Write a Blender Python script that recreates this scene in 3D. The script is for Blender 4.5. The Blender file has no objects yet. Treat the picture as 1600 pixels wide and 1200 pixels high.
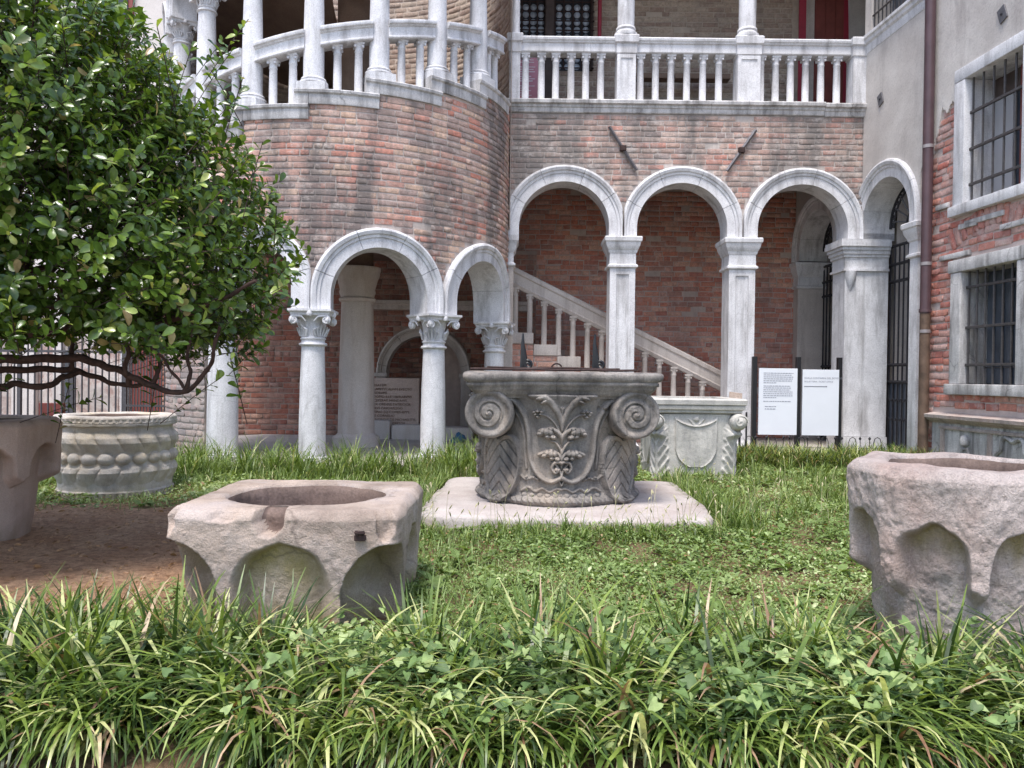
import bpy, bmesh, math, random
import numpy as np
from mathutils import Vector, Matrix
R_ = math.radians
PI = math.pi
random.seed(7)
SC = bpy.context.scene
COL = SC.collection

# ------------------------------------------------------------------ camera, sky, sun, exposure
FPX = 1250.0                      # focal length in pixels of a 1600 px wide picture
CAMZ = 1.0
CAMM = Matrix.Translation((0, 0, CAMZ)) @ Matrix.Rotation(R_(89.4), 4, 'X') @ Matrix.Rotation(0.0125, 4, 'Z')
cam_d = bpy.data.cameras.new('camera')
cam_d.sensor_width = 36.0
cam_d.lens = FPX / 1600 * 36
cam_d.clip_start = 0.05
cam_d.clip_end = 500
cam = bpy.data.objects.new('camera', cam_d)
COL.objects.link(cam)
cam.matrix_world = CAMM
SC.camera = cam

SUN_EL, SUN_AZ = R_(68), R_(200)      # overcast: broad soft light from behind and above the viewer
world = bpy.data.worlds.new('World')
SC.world = world
world.use_nodes = True
wn = world.node_tree
sky = wn.nodes.new('ShaderNodeTexSky')
sky.sky_type = 'NISHITA'
sky.sun_disc = False
sky.sun_elevation = SUN_EL
sky.sun_rotation = SUN_AZ
sky.air_density = 1.0
sky.dust_density = 2.0
sky.ozone_density = 1.0
bg = wn.nodes['Background']
bg.inputs['Strength'].default_value = 0.12
wn.links.new(sky.outputs['Color'], bg.inputs['Color'])

sun_d = bpy.data.lights.new('sun', 'SUN')
sun_d.energy = 1.5
sun_d.angle = R_(16)
sun_d.color = (1.0, 0.965, 0.92)
sun = bpy.data.objects.new('sun', sun_d)
COL.objects.link(sun)
sdir = Vector((math.sin(SUN_AZ) * math.cos(SUN_EL), math.cos(SUN_AZ) * math.cos(SUN_EL), math.sin(SUN_EL)))
sun.rotation_euler = sdir.to_track_quat('Z', 'Y').to_euler()

SC.view_settings.view_transform = 'Standard'
SC.view_settings.look = 'None'
SC.view_settings.gamma = 1.0
SC.view_settings.use_curve_mapping = False
SC.view_settings.exposure = 1.5
SC.cycles.max_bounces = 6
SC.cycles.transparent_max_bounces = 4

# ------------------------------------------------------------------ helpers
RC = np.array(CAMM.to_3x3())
RCI = RC.T
def at(px, py, d):
    """the world point at distance y = d that the photograph shows at (px, py)"""
    v = RC @ np.array([(px - 800) / FPX, (600 - py) / FPX, -1.0])
    k = d / v[1]
    return Vector((v[0] * k, d, CAMZ + v[2] * k))
def project(p):
    q = RCI @ (np.asarray(p) - np.array([0, 0, CAMZ]))
    return 800 - FPX * q[0] / q[2], 600 + FPX * q[1] / q[2]

def _hash(ix, iy, iz, seed):
    h = (ix.astype(np.int64) * 374761393 + iy.astype(np.int64) * 668265263 + iz.astype(np.int64) * 2147483647 + seed * 974711) & 0xffffffff
    h = ((h ^ (h >> 13)) * 1274126177) & 0xffffffff
    h = (h ^ (h >> 16)) & 0xffff
    return h / 65535.0
def vnoise(x, y, z, seed=0):
    x = np.asarray(x, float); y = np.asarray(y, float) + 0 * x; z = np.asarray(z, float) + 0 * x
    x0, y0, z0 = np.floor(x), np.floor(y), np.floor(z)
    fx, fy, fz = x - x0, y - y0, z - z0
    fx = fx * fx * (3 - 2 * fx); fy = fy * fy * (3 - 2 * fy); fz = fz * fz * (3 - 2 * fz)
    r = 0
    for dx in (0, 1):
        for dy in (0, 1):
            for dz in (0, 1):
                w = (fx if dx else 1 - fx) * (fy if dy else 1 - fy) * (fz if dz else 1 - fz)
                r = r + w * _hash(x0 + dx, y0 + dy, z0 + dz, seed)
    return r * 2 - 1
def fbm(x, y, z, octaves=4, seed=0):
    r, a, f = 0, 1.0, 1.0
    for i in range(octaves):
        r = r + a * vnoise(np.asarray(x) * f, np.asarray(y) * f, np.asarray(z) * f, seed + i)
        a *= 0.5; f *= 2.03
    return r

WPOS = {}
def wpos(o): return WPOS.get(o.name, Vector((0, 0, 0)))
def set_mesh(me, V, F):
    """V (n,3) array; F list of index tuples, or an (m,k) array"""
    V = np.asarray(V, dtype=np.float32)
    if isinstance(F, np.ndarray):
        m, k = F.shape
        me.vertices.add(len(V)); me.loops.add(m * k); me.polygons.add(m)
        me.vertices.foreach_set('co', V.ravel())
        me.loops.foreach_set('vertex_index', F.astype(np.int32).ravel())
        me.polygons.foreach_set('loop_start', np.arange(0, m * k, k, dtype=np.int32))
        me.update(calc_edges=True)
    else:
        me.from_pydata(V.tolist(), [], F)
        me.update()
def mesh_from(name, V, F, mat=None, smooth=False, rnd=None):
    me = bpy.data.meshes.new(name)
    set_mesh(me, V, F)
    if mat: me.materials.append(mat)
    if smooth: me.polygons.foreach_set('use_smooth', np.ones(len(me.polygons), dtype=bool))
    if rnd is not None:
        a = me.attributes.new('rnd', 'FLOAT', 'POINT')
        a.data.foreach_set('value', np.asarray(rnd, dtype=np.float32))
    return me
def place(name, me, parent=None, M=None):
    """link a new object holding mesh me; M is its WORLD matrix"""
    o = bpy.data.objects.new(name, me)
    COL.objects.link(o)
    M = M or Matrix.Identity(4)
    if parent is not None:
        o.parent = parent
        o.matrix_basis = Matrix.Translation(-wpos(parent)) @ M
    else:
        o.matrix_basis = M
    WPOS[o.name] = Vector(M.translation) if M.to_3x3() == Matrix.Identity(3) else Vector(M.translation)
    return o
def tag(o, label, cat, group=None):
    o['label'] = label; o['category'] = cat
    if group: o['group'] = group
    return o
def thing(name, loc, label, cat, group=None):
    o = bpy.data.objects.new(name, None)
    o.empty_display_size = 0.2
    COL.objects.link(o)
    o.location = loc
    WPOS[o.name] = Vector(loc)
    return tag(o, label, cat, group)
def part_empty(name, loc, parent):
    o = bpy.data.objects.new(name, None)
    o.empty_display_size = 0.1
    COL.objects.link(o)
    o.parent = parent
    o.location = Vector(loc) - wpos(parent)
    WPOS[o.name] = Vector(loc)
    return o
def structure(o):
    o['kind'] = 'structure'; return o
def stuff(o, label=None, cat=None):
    o['kind'] = 'stuff'
    if label: o['label'] = label; o['category'] = cat
    return o

class MB:
    def __init__(self): self.V = []; self.F = []
    def add(self, V, F, M=None):
        b = len(self.V)
        for v in V:
            v = Vector(v)
            self.V.append(tuple(M @ v) if M else tuple(v))
        for f in F: self.F.append(tuple(i + b for i in f))
        return self
    def box(self, x0, x1, y0, y1, z0, z1, M=None, bev=0.0):
        if bev <= 0:
            V = [(x, y, z) for z in (z0, z1) for y in (y0, y1) for x in (x0, x1)]
            F = [(0, 2, 3, 1), (4, 5, 7, 6), (0, 1, 5, 4), (2, 6, 7, 3), (0, 4, 6, 2), (1, 3, 7, 5)]
            return self.add(V, F, M)
        bm = bmesh.new()
        bmesh.ops.create_cube(bm, size=1)
        for v in bm.verts:
            v.co = Vector(((x0 + x1) / 2 + v.co.x * (x1 - x0), (y0 + y1) / 2 + v.co.y * (y1 - y0), (z0 + z1) / 2 + v.co.z * (z1 - z0)))
        bmesh.ops.bevel(bm, geom=list(bm.edges), offset=bev, segments=2, profile=0.6, affect='EDGES')
        return self.bm(bm, M)
    def bm(self, bm, M=None):
        bm.verts.index_update()
        self.add([v.co.copy() for v in bm.verts], [[v.index for v in f.verts] for f in bm.faces], M)
        bm.free()
        return self
    def lathe(self, prof, n=24, M=None, a0=0.0, a1=2 * PI, cap=True):
        """prof [(r,z)] bottom to top, about z"""
        full = abs(a1 - a0 - 2 * PI) < 1e-6
        m = n if full else n + 1
        V = []
        for r, z in prof:
            for i in range(m):
                a = a0 + (a1 - a0) * i / n
                V.append((r * math.cos(a), r * math.sin(a), z))
        F = []
        for j in range(len(prof) - 1):
            for i in range(n):
                i2 = (i + 1) % m
                F.append((j * m + i, j * m + i2, (j + 1) * m + i2, (j + 1) * m + i))
        if cap and full:
            F.append(tuple(range(m - 1, -1, -1)))
            F.append(tuple((len(prof) - 1) * m + i for i in range(m)))
        return self.add(V, F, M)
    def sqlathe(self, prof, M=None):
        """stacked square rings: prof [(halfx, halfy, z)]"""
        V = []
        for hx, hy, z in prof:
            V += [(-hx, -hy, z), (hx, -hy, z), (hx, hy, z), (-hx, hy, z)]
        F = []
        for j in range(len(prof) - 1):
            for i in range(4):
                F.append((j * 4 + i, j * 4 + (i + 1) % 4, j * 4 + 4 + (i + 1) % 4, j * 4 + 4 + i))
        F.append((3, 2, 1, 0)); k = (len(prof) - 1) * 4
        F.append((k, k + 1, k + 2, k + 3))
        return self.add(V, F, M)
    def tube(self, pts, rad, n=8, M=None, closed=False):
        pts = [Vector(p) for p in pts]
        if not hasattr(rad, '__len__'): rad = [rad] * len(pts)
        N = len(pts); V = []; up = None
        for i, p in enumerate(pts):
            t = (pts[min(i + 1, N - 1)] - pts[max(i - 1, 0)])
            if t.length < 1e-9: t = Vector((0, 0, 1))
            t.normalize()
            if up is None: up = Vector((0, 0, 1)) if abs(t.z) < .9 else Vector((0, 1, 0))
            a = t.cross(up)
            if a.length < 1e-6: a = t.orthogonal()
            a.normalize(); b = a.cross(t).normalized(); up = b
            for k in range(n):
                w = 2 * PI * k / n
                V.append(p + a * (math.cos(w) * rad[i]) + b * (math.sin(w) * rad[i]))
        F = []
        for i in range(N - 1):
            for k in range(n):
                F.append((i * n + k, i * n + (k + 1) % n, (i + 1) * n + (k + 1) % n, (i + 1) * n + k))
        F.append(tuple(range(n - 1, -1, -1))); F.append(tuple((N - 1) * n + k for k in range(n)))
        return self.add(V, F, M)
    def prism(self, poly, axis, a0, a1, M=None):
        """poly of 2-D points extruded along axis ('x','y','z') from a0 to a1"""
        n = len(poly)
        def pt(u, v, a): return {'x': (a, u, v), 'y': (u, a, v), 'z': (u, v, a)}[axis]
        V = [pt(u, v, a0) for u, v in poly] + [pt(u, v, a1) for u, v in poly]
        F = [tuple(range(n)), tuple(range(2 * n - 1, n - 1, -1))]
        for i in range(n): F.append((i, n + i, n + (i + 1) % n, (i + 1) % n))
        return self.add(V, F, M)
    def mesh(self, name, mat=None, smooth=False, angle=None):
        bm = bmesh.new()
        vs = [bm.verts.new(v) for v in self.V]
        for f in self.F:
            try: bm.faces.new([vs[i] for i in f])
            except ValueError: pass
        bmesh.ops.recalc_face_normals(bm, faces=bm.faces)
        me = bpy.data.meshes.new(name)
        bm.to_mesh(me); bm.free()
        if mat: me.materials.append(mat)
        if smooth or angle is not None:
            me.polygons.foreach_set('use_smooth', np.ones(len(me.polygons), dtype=bool))
            me.set_sharp_from_angle(angle=R_(angle if angle is not None else 40))
        return me
    def build(self, name, mat, parent=None, smooth=False, angle=None, M=None):
        return place(name, self.mesh(name, mat, smooth, angle), parent, M)

def crom(pts, n=8):
    """Catmull-Rom through points (tuples of any dimension)"""
    P = [np.array(p, float) for p in pts]
    P = [2 * P[0] - P[1]] + P + [2 * P[-1] - P[-2]]
    out = []
    for i in range(1, len(P) - 2):
        for k in range(n):
            t = k / n
            out.append(0.5 * ((2 * P[i]) + (-P[i - 1] + P[i + 1]) * t + (2 * P[i - 1] - 5 * P[i] + 4 * P[i + 1] - P[i + 2]) * t * t + (-P[i - 1] + 3 * P[i] - 3 * P[i + 1] + P[i + 2]) * t ** 3))
    out.append(P[-2])
    return out

# ------------------------------------------------------------------ materials
class NT:
    def __init__(self, name):
        self.m = bpy.data.materials.new(name); self.m.use_nodes = True
        self.t = self.m.node_tree; self.p = self.t.nodes['Principled BSDF']
    def n(self, typ, **kw):
        nd = self.t.nodes.new('ShaderNode' + typ)
        for k, v in kw.items(): setattr(nd, k, v)
        return nd
    def l(self, a, b): self.t.links.new(a, b)
    def pos(self, sx=1, sy=1, sz=1, obj=False):
        g = self.n('TexCoord').outputs['Object'] if obj else self.n('NewGeometry').outputs['Position']
        if (sx, sy, sz) == (1, 1, 1): return g
        mp = self.n('Mapping'); mp.inputs['Scale'].default_value = (sx, sy, sz)
        self.l(g, mp.inputs['Vector']); return mp.outputs['Vector']
    def noise(self, scale, detail=5, rough=.55, vec=None, dist=0.0):
        nd = self.n('TexNoise'); nd.inputs['Scale'].default_value = scale; nd.inputs['Detail'].default_value = detail
        nd.inputs['Roughness'].default_value = rough; nd.inputs['Distortion'].default_value = dist
        self.l(vec if vec is not None else self.pos(), nd.inputs['Vector']); return nd.outputs['Fac']
    def ramp(self, fac, stops, interp='LINEAR'):
        nd = self.n('ValToRGB'); cr = nd.color_ramp; cr.interpolation = interp
        while len(cr.elements) > 1: cr.elements.remove(cr.elements[0])
        for i, (p, c) in enumerate(stops):
            e = cr.elements[0] if i == 0 else cr.elements.new(p)
            e.position = p
            c = (c, c, c) if not hasattr(c, '__len__') else c
            e.color = (*c, 1)
        self.l(fac, nd.inputs['Fac']); return nd.outputs['Color']
    def mix(self, fac, a, b, mode='MIX'):
        nd = self.n('Mix', data_type='RGBA', blend_type=mode)
        for sock, v in ((nd.inputs[0], fac), (nd.inputs[6], a), (nd.inputs[7], b)):
            if hasattr(v, 'is_linked'): self.l(v, sock)
            elif hasattr(v, '__len__'): sock.default_value = (*v, 1)
            else: sock.default_value = v
        return nd.outputs[2]
    def math(self, op, a, b=None, clamp=False):
        nd = self.n('Math', operation=op); nd.use_clamp = clamp
        for sock, v in ((nd.inputs[0], a), (nd.inputs[1], b)):
            if v is None: continue
            if hasattr(v, 'is_linked'): self.l(v, sock)
            else: sock.default_value = v
        return nd.outputs[0]
    def bump(self, h, strength=.4, dist=.01, prev=None):
        nd = self.n('Bump'); nd.inputs['Strength'].default_value = strength; nd.inputs['Distance'].default_value = dist
        self.l(h, nd.inputs['Height'])
        if prev is not None: self.l(prev, nd.inputs['Normal'])
        return nd.outputs['Normal']
    def done(self, col=None, rough=.8, normal=None, spec=.3, metal=0.0):
        if col is not None:
            if hasattr(col, 'is_linked'): self.l(col, self.p.inputs['Base Color'])
            else: self.p.inputs['Base Color'].default_value = (*col, 1)
        if hasattr(rough, 'is_linked'): self.l(rough, self.p.inputs['Roughness'])
        else: self.p.inputs['Roughness'].default_value = rough
        self.p.inputs['Specular IOR Level'].default_value = spec
        self.p.inputs['Metallic'].default_value = metal
        if normal is not None: self.l(normal, self.p.inputs['Normal'])
        return self.m

def stone(name, c1, c2, stain, scale=3.0, stain_amt=.6, streak=True, bump=.35, bdist=.006, speck=0.0, stain2=None, s2=None, fine=90, smid=.55, algae=None, spk=.35, crack=0.0, cscale=3.0):
    t = NT(name)
    a = t.noise(scale, 8, .6)
    col = t.ramp(a, [(.3, c1), (.7, c2)])
    v = t.noise(3.2, 6, .65, t.pos(2.2, 2.2, .35)) if streak else t.noise(2.2, 7, .65)
    f = t.ramp(v, [(smid - .08, 0.0), (smid + .16, stain_amt)])
    col = t.mix(f, col, stain)
    if stain2 is not None:
        w = t.noise(s2 or 1.7, 5, .6)
        col = t.mix(t.ramp(w, [(.5, 0.0), (.68, .75)]), col, stain2)
    g = t.noise(fine, 4, .7)
    if algae is not None:
        aa = t.n('Attribute'); aa.attribute_name = 'rnd'
        col = t.mix(t.math('MULTIPLY', aa.outputs['Fac'], t.ramp(t.noise(6, 6, .7), [(.3, .35), (.6, 1.0)])), col, algae)
    if crack > 0:
        nz = t.n('TexNoise'); nz.inputs['Scale'].default_value = 5; nz.inputs['Detail'].default_value = 4
        t.l(t.pos(), nz.inputs['Vector'])
        vm = t.n('VectorMath', operation='MULTIPLY_ADD'); vm.inputs[1].default_value = (.22, .22, .22)
        t.l(nz.outputs['Color'], vm.inputs[0]); t.l(t.pos(), vm.inputs[2])
        vo = t.n('TexVoronoi', feature='DISTANCE_TO_EDGE'); vo.inputs['Scale'].default_value = cscale
        t.l(vm.outputs[0], vo.inputs['Vector'])
        ln = t.ramp(vo.outputs['Distance'], [(0.0, 1.0), (.014, .35), (.03, 0.0)])
        mk = t.ramp(t.noise(1.9, 3, .5), [(.48, 0.0), (.6, crack)])
        col = t.mix(t.math('MULTIPLY', ln, mk), col, tuple(c * .35 for c in stain))
    col = t.mix(t.ramp(g, [(.33, spk + speck), (.58, 0.0)]), col, tuple(c * .55 for c in stain))
    h = t.noise(24, 8, .68)
    nrm = t.bump(h, bump, bdist * 2)
    nrm = t.bump(g, bump, bdist * .6, nrm)
    return t.done(col, .82, nrm, .25)

def brick_mat(name, palette, mortar, grey, grey_amt, obj, smear=.55, gscale=.9, gmid=.5):
    t = NT(name)
    if obj: r = t.n('ObjectInfo').outputs['Random']
    else:
        at_ = t.n('Attribute'); at_.attribute_name = 'rnd'; r = at_.outputs['Fac']
    n = len(palette)
    col = t.ramp(r, [(i / n, c) for i, c in enumerate(palette)], 'CONSTANT')
    a = t.noise(22, 6, .65)
    col = t.mix(1.0, col, t.ramp(a, [(.25, .62), (.75, 1.25)]), 'MULTIPLY')
    st = t.noise(gscale, 7, .66, t.pos(2.8, 2.8, .6))
    col = t.mix(t.ramp(st, [(gmid - .06, 0.0), (gmid + .12, grey_amt)]), col, grey)
    sm = t.noise(7, 8, .72)
    col = t.mix(t.ramp(sm, [(.52, 0.0), (.66, smear)]), col, mortar)
    g = t.noise(70, 5, .75)
    col = t.mix(t.ramp(g, [(.3, .55), (.5, 0.0)]), col, tuple(c * .5 for c in grey))
    nrm = t.bump(t.noise(38, 8, .75), .8, .012)
    return t.done(col, .9, nrm, .15)

def plain(name, col, rough=.6, metal=0.0, var=.15, scale=20, bump=.15, spec=.4, obj=False):
    t = NT(name)
    a = t.noise(scale, 6, .6, t.pos(obj=obj))
    c = t.mix(1.0, t.ramp(a, [(.25, 1 - var), (.75, 1 + var)]), col, 'MULTIPLY')
    return t.done(c, rough, t.bump(a, bump, .003), spec, metal)

def leaf_mat(name, stops, rough=.4, spec=.5, obj=False, trans=.25, tcol=None, var=.25):
    t = NT(name)
    if obj: r = t.n('ObjectInfo').outputs['Random']
    else:
        a_ = t.n('Attribute'); a_.attribute_name = 'rnd'; r = a_.outputs['Fac']
    col = t.ramp(r, stops)
    b = t.noise(40, 3, .5)
    col = t.mix(1.0, col, t.ramp(b, [(.3, 1 - var), (.7, 1 + var)]), 'MULTIPLY')
    t.done(col, rough, None, spec)
    tr = t.n('BsdfTranslucent')
    t.l(t.mix(1.0, col, tcol or (1.5, 1.5, .7), 'MULTIPLY'), tr.inputs['Color'])
    mx = t.n('MixShader'); mx.inputs['Fac'].default_value = trans
    t.l(t.p.outputs[0], mx.inputs[1]); t.l(tr.outputs[0], mx.inputs[2])
    t.l(mx.outputs[0], t.t.nodes['Material Output'].inputs['Surface'])
    return t.m

M_ = {}
M_['marble'] = stone('white_marble', (.60, .59, .60), (.78, .77, .78), (.24, .225, .22), 5, .8, bump=.22, bdist=.004, smid=.57, crack=.2, cscale=2.2)
M_['marble_grey'] = stone('grey_marble', (.52, .50, .49), (.70, .68, .67), (.15, .14, .135), 6, .85, bump=.4, bdist=.006, smid=.5, crack=.6)
M_['marble_warm'] = stone('warm_marble', (.52, .46, .42), (.64, .58, .53), (.28, .23, .20), 4, .6, bump=.25, bdist=.004)
M_['newel'] = stone('buff_stone', (.58, .52, .48), (.68, .62, .58), (.44, .35, .28), 3, .6, bump=.15, bdist=.003)
M_['well_dark'] = stone('grey_carved_stone', (.17, .15, .135), (.36, .325, .295), (.075, .07, .068), 7, .85, bump=.7, bdist=.005, stain2=(.42, .345, .28), s2=3.0, smid=.5, crack=.6, cscale=4)
M_['well_pink'] = stone('pinkish_stone', (.41, .32, .26), (.57, .46, .39), (.19, .145, .12), 6, .8, False, bump=.9, bdist=.008, spk=.3, fine=150, stain2=(.55, .48, .46), s2=2.4, algae=(.30, .24, .085), crack=.45, cscale=2.4)
M_['well_grey'] = stone('rough_grey_stone', (.49, .41, .375), (.66, .57, .525), (.24, .19, .175), 6, .75, True, bump=1.0, bdist=.012, spk=.35, fine=130, stain2=(.52, .36, .30), s2=1.7, algae=(.28, .22, .09), crack=.4)
M_['well_brown'] = stone('brown_stone', (.42, .30, .245), (.54, .41, .345), (.24, .17, .135), 4, .5, True, bump=.5, bdist=.005, algae=(.24, .17, .11), fine=160, spk=.25)
M_['well_cream'] = stone('cream_stone', (.52, .46, .41), (.68, .62, .55), (.24, .21, .19), 7, .7, True, bump=.7, bdist=.008, spk=.25, fine=150, stain2=(.58, .47, .31), s2=2.6)
M_['well_shield'] = stone('weathered_stone', (.46, .44, .40), (.60, .57, .52), (.25, .24, .23), 6, .65, True, bump=.4, bdist=.005)
M_['slab'] = stone('slab_stone', (.42, .37, .35), (.55, .50, .47), (.30, .23, .20), 4, .6, False, bump=.6, bdist=.006)
M_['tablet'] = stone('tablet_stone', (.56, .43, .37), (.66, .53, .46), (.40, .29, .24), 5, .5, False, bump=.3, bdist=.003)
MORT = (.56, .48, .43)
P_T = [(0.543, 0.332, 0.269), (0.602, 0.411, 0.31), (0.506, 0.288, 0.232), (0.651, 0.299, 0.223), (0.566, 0.39, 0.321), (0.422, 0.305, 0.264), (0.59, 0.359, 0.286), (0.662, 0.46, 0.347), (0.361, 0.267, 0.238), (0.554, 0.341, 0.274), (0.602, 0.267, 0.197), (0.482, 0.353, 0.301)]
P_L = [(0.512, 0.353, 0.294), (0.582, 0.428, 0.357), (0.431, 0.31, 0.262), (0.605, 0.31, 0.247), (0.546, 0.417, 0.357), (0.361, 0.278, 0.252), (0.523, 0.385, 0.325), (0.465, 0.289, 0.241), (0.558, 0.364, 0.304)]
P_R = [(0.551, 0.192, 0.149), (0.594, 0.24, 0.182), (0.488, 0.192, 0.158), (0.615, 0.269, 0.202), (0.572, 0.326, 0.278), (0.509, 0.211, 0.173), (0.615, 0.403, 0.355), (0.466, 0.25, 0.216), (0.551, 0.355, 0.317)]
P_I = [(0.573, 0.225, 0.161), (0.66, 0.314, 0.223), (0.516, 0.208, 0.156), (0.616, 0.241, 0.166), (0.717, 0.416, 0.312), (0.487, 0.248, 0.198), (0.645, 0.269, 0.188), (0.603, 0.326, 0.255), (0.688, 0.382, 0.302)]
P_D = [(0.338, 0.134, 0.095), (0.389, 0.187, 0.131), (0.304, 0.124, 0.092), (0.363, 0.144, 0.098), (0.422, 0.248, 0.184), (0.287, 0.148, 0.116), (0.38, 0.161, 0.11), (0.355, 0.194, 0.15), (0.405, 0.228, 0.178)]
P_U = [(.46, .36, .29), (.50, .41, .33), (.42, .32, .26), (.38, .28, .23), (.54, .44, .36), (.44, .35, .29)]
for key, pal, mort, grey, ga, sm, gm in (('t', P_T, MORT, (.165, .145, .135), .88, .68, .49), ('l', P_L, (.53, .47, .43), (.175, .16, .15), .88, .75, .46),
                                 ('r', P_R, (.58, .48, .44), (.34, .26, .24), .45, .75, .54), ('i', P_I, (.56, .45, .40), (.22, .16, .145), .45, .6, .53),
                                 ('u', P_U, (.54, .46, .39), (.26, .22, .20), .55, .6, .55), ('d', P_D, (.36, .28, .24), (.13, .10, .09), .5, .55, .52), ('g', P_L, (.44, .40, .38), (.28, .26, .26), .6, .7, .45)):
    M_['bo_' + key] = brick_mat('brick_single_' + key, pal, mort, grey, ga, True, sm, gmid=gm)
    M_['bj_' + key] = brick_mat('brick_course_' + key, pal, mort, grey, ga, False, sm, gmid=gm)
    t = NT('mortar_' + key)
    a = t.noise(9, 8, .7)
    c = t.ramp(a, [(.25, tuple(x * .75 for x in mort)), (.7, tuple(x * 1.08 for x in mort))])
    st = t.noise(.9, 7, .66, t.pos(2.8, 2.8, .6))
    c = t.mix(t.ramp(st, [(gm - .06, 0.0), (gm + .12, ga * .8)]), c, grey)
    M_['mo_' + key] = t.done(c, .95, t.bump(t.noise(60, 6, .7), .6, .01), .1)
def plaster_mat(name, c1, c2, stain, bumpd=.008):
    t = NT(name)
    c = t.ramp(t.noise(1.4, 8, .6), [(.35, c1), (.65, c2)])
    v = t.noise(1.6, 7, .65, t.pos(1.6, 1.6, .4))
    c = t.mix(t.ramp(v, [(.52, 0.0), (.72, .65)]), c, stain)
    g = t.noise(45, 6, .7)
    c = t.mix(t.ramp(g, [(.3, .3), (.5, 0.0)]), c, tuple(x * .6 for x in stain))
    nrm = t.bump(t.noise(6, 9, .7), .5, bumpd * 2)
    return t.done(c, .92, t.bump(g, .3, bumpd * .4, nrm), .12)
M_['plaster'] = plaster_mat('grey_plaster', (.47, .43, .40), (.62, .58, .54), (.29, .255, .24))
M_['plaster_pale'] = plaster_mat('pale_plaster', (.56, .52, .49), (.66, .62, .59), (.42, .37, .34))
M_['iron'] = plain('dark_iron', (.045, .043, .048), .55, .6, .35, 30)
M_['iron_grey'] = plain('grey_iron', (.16, .155, .165), .55, .5, .3, 30)
M_['iron_fence'] = plain('weathered_fence_iron', (.085, .082, .088), .6, .4, .3, 30)
M_['iron_rust'] = plain('rusty_iron', (.05, .03, .027), .8, .3, .5, 40, .5)
M_['bars'] = plain('window_bars', (.085, .078, .078), .6, .4, .35, 40, .3)
M_['black'] = plain('black_post', (.012, .012, .014), .4, 0, .2, 20)
M_['pipe'] = plain('pipe_paint', (.085, .05, .055), .42, .1, .25, 5, .1)
M_['pipe_rust'] = plain('pipe_rust', (.13, .085, .06), .7, .2, .6, 7, .4)
M_['ring'] = plain('pipe_ring', (.30, .27, .27), .5, .3, .2)
M_['dark_wood'] = plain('dark_wood', (.075, .055, .05), .7, 0, .4, 6)
M_['red_wood'] = plain('red_wood', (.20, .055, .045), .6, 0, .3, 4)
M_['red_paint'] = plain('red_paint', (.30, .03, .05), .5, 0, .2, 6)
M_['pink'] = plain('pink_board', (.52, .22, .27), .5, 0, .06, 6, .05)
M_['white_print'] = plain('white_print', (.75, .68, .7), .6, 0, .05)
M_['panel'] = plain('panel_white', (.74, .76, .80), .35, 0, .04, 3, .02)
M_['ink'] = plain('grey_ink', (.10, .10, .13), .7, 0, .05)
M_['ink_light'] = plain('pale_ink', (.25, .25, .30), .7, 0, .05)
M_['cut'] = plain('cut_letters', (.20, .13, .10), .9, 0, .1)
M_['glass'] = plain('dark_glass', (.03, .033, .04), .08, 0, .2, 3, .02, .6)
M_['glass_blue'] = plain('dusty_glass', (.075, .085, .105), .15, 0, .3, 4, .05, .6)
M_['glass_pale'] = plain('bullseye_glass', (.42, .47, .55), .1, 0, .5, 9, .1, .7)
M_['lead'] = plain('lead', (.03, .03, .035), .5, .5, .2)
M_['curtain'] = plain('pale_curtain', (.40, .39, .40), .9, 0, .15, 2)
M_['blue'] = plain('blue_cloth', (.06, .16, .28), .8, 0, .3, 10)
M_['dark'] = plain('dark_interior', (.05, .035, .03), .95, 0, .3, 3)
M_['soffit'] = stone('stair_soffit', (.20, .135, .10), (.29, .21, .16), (.12, .08, .06), 2, .5, False, bump=.3)
M_['ceil'] = plain('ceiling_boards', (.12, .08, .065), .9, 0, .3, 3)
M_['pave'] = stone('paving_stone', (.40, .36, .33), (.50, .46, .43), (.28, .24, .22), 3, .5, False)
M_['bark'] = plain('bark', (.058, .036, .030), .9, 0, .5, 30, .9, .2)

# ------------------------------------------------------------------ curved and flat wall surfaces
class Flat:
    """s along the wall, z up, o outward; base point C, direction t, outward normal n (2-D)"""
    def __init__(self, C, t, n): self.C, self.t, self.nn = C, t, n
    def M(self, s, z, o=0.0):
        return Vector((self.C[0] + self.t[0] * s + self.nn[0] * o, self.C[1] + self.t[1] * s + self.nn[1] * o, z))
    def frame(self, s): return Vector((*self.t, 0)), Vector((*self.nn, 0))
class Drum:
    def __init__(self, cx, cy, R): self.cx, self.cy, self.R = cx, cy, R
    def M(self, s, z, o=0.0):
        a = s / self.R
        return Vector((self.cx + (self.R + o) * math.sin(a), self.cy - (self.R + o) * math.cos(a), z))
    def frame(self, s):
        a = s / self.R
        return Vector((math.cos(a), math.sin(a), 0)), Vector((math.sin(a), -math.cos(a), 0))

LOG = Flat((0, 10.5), (1, 0), (0, -1))
_k = math.hypot(.068, 1)
RW = Flat((4.58, 10.5), (.068 / _k, -1 / _k), (-1 / _k, -.068 / _k))      # wall of the house on the right
BACK = Flat((0, 12.6), (1, 0), (0, -1))
TX, TY, TR = -2.21, 10.5, 2.14
TOW = Drum(TX, TY, TR)

def deg(a): return R_(a) * TR

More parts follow.
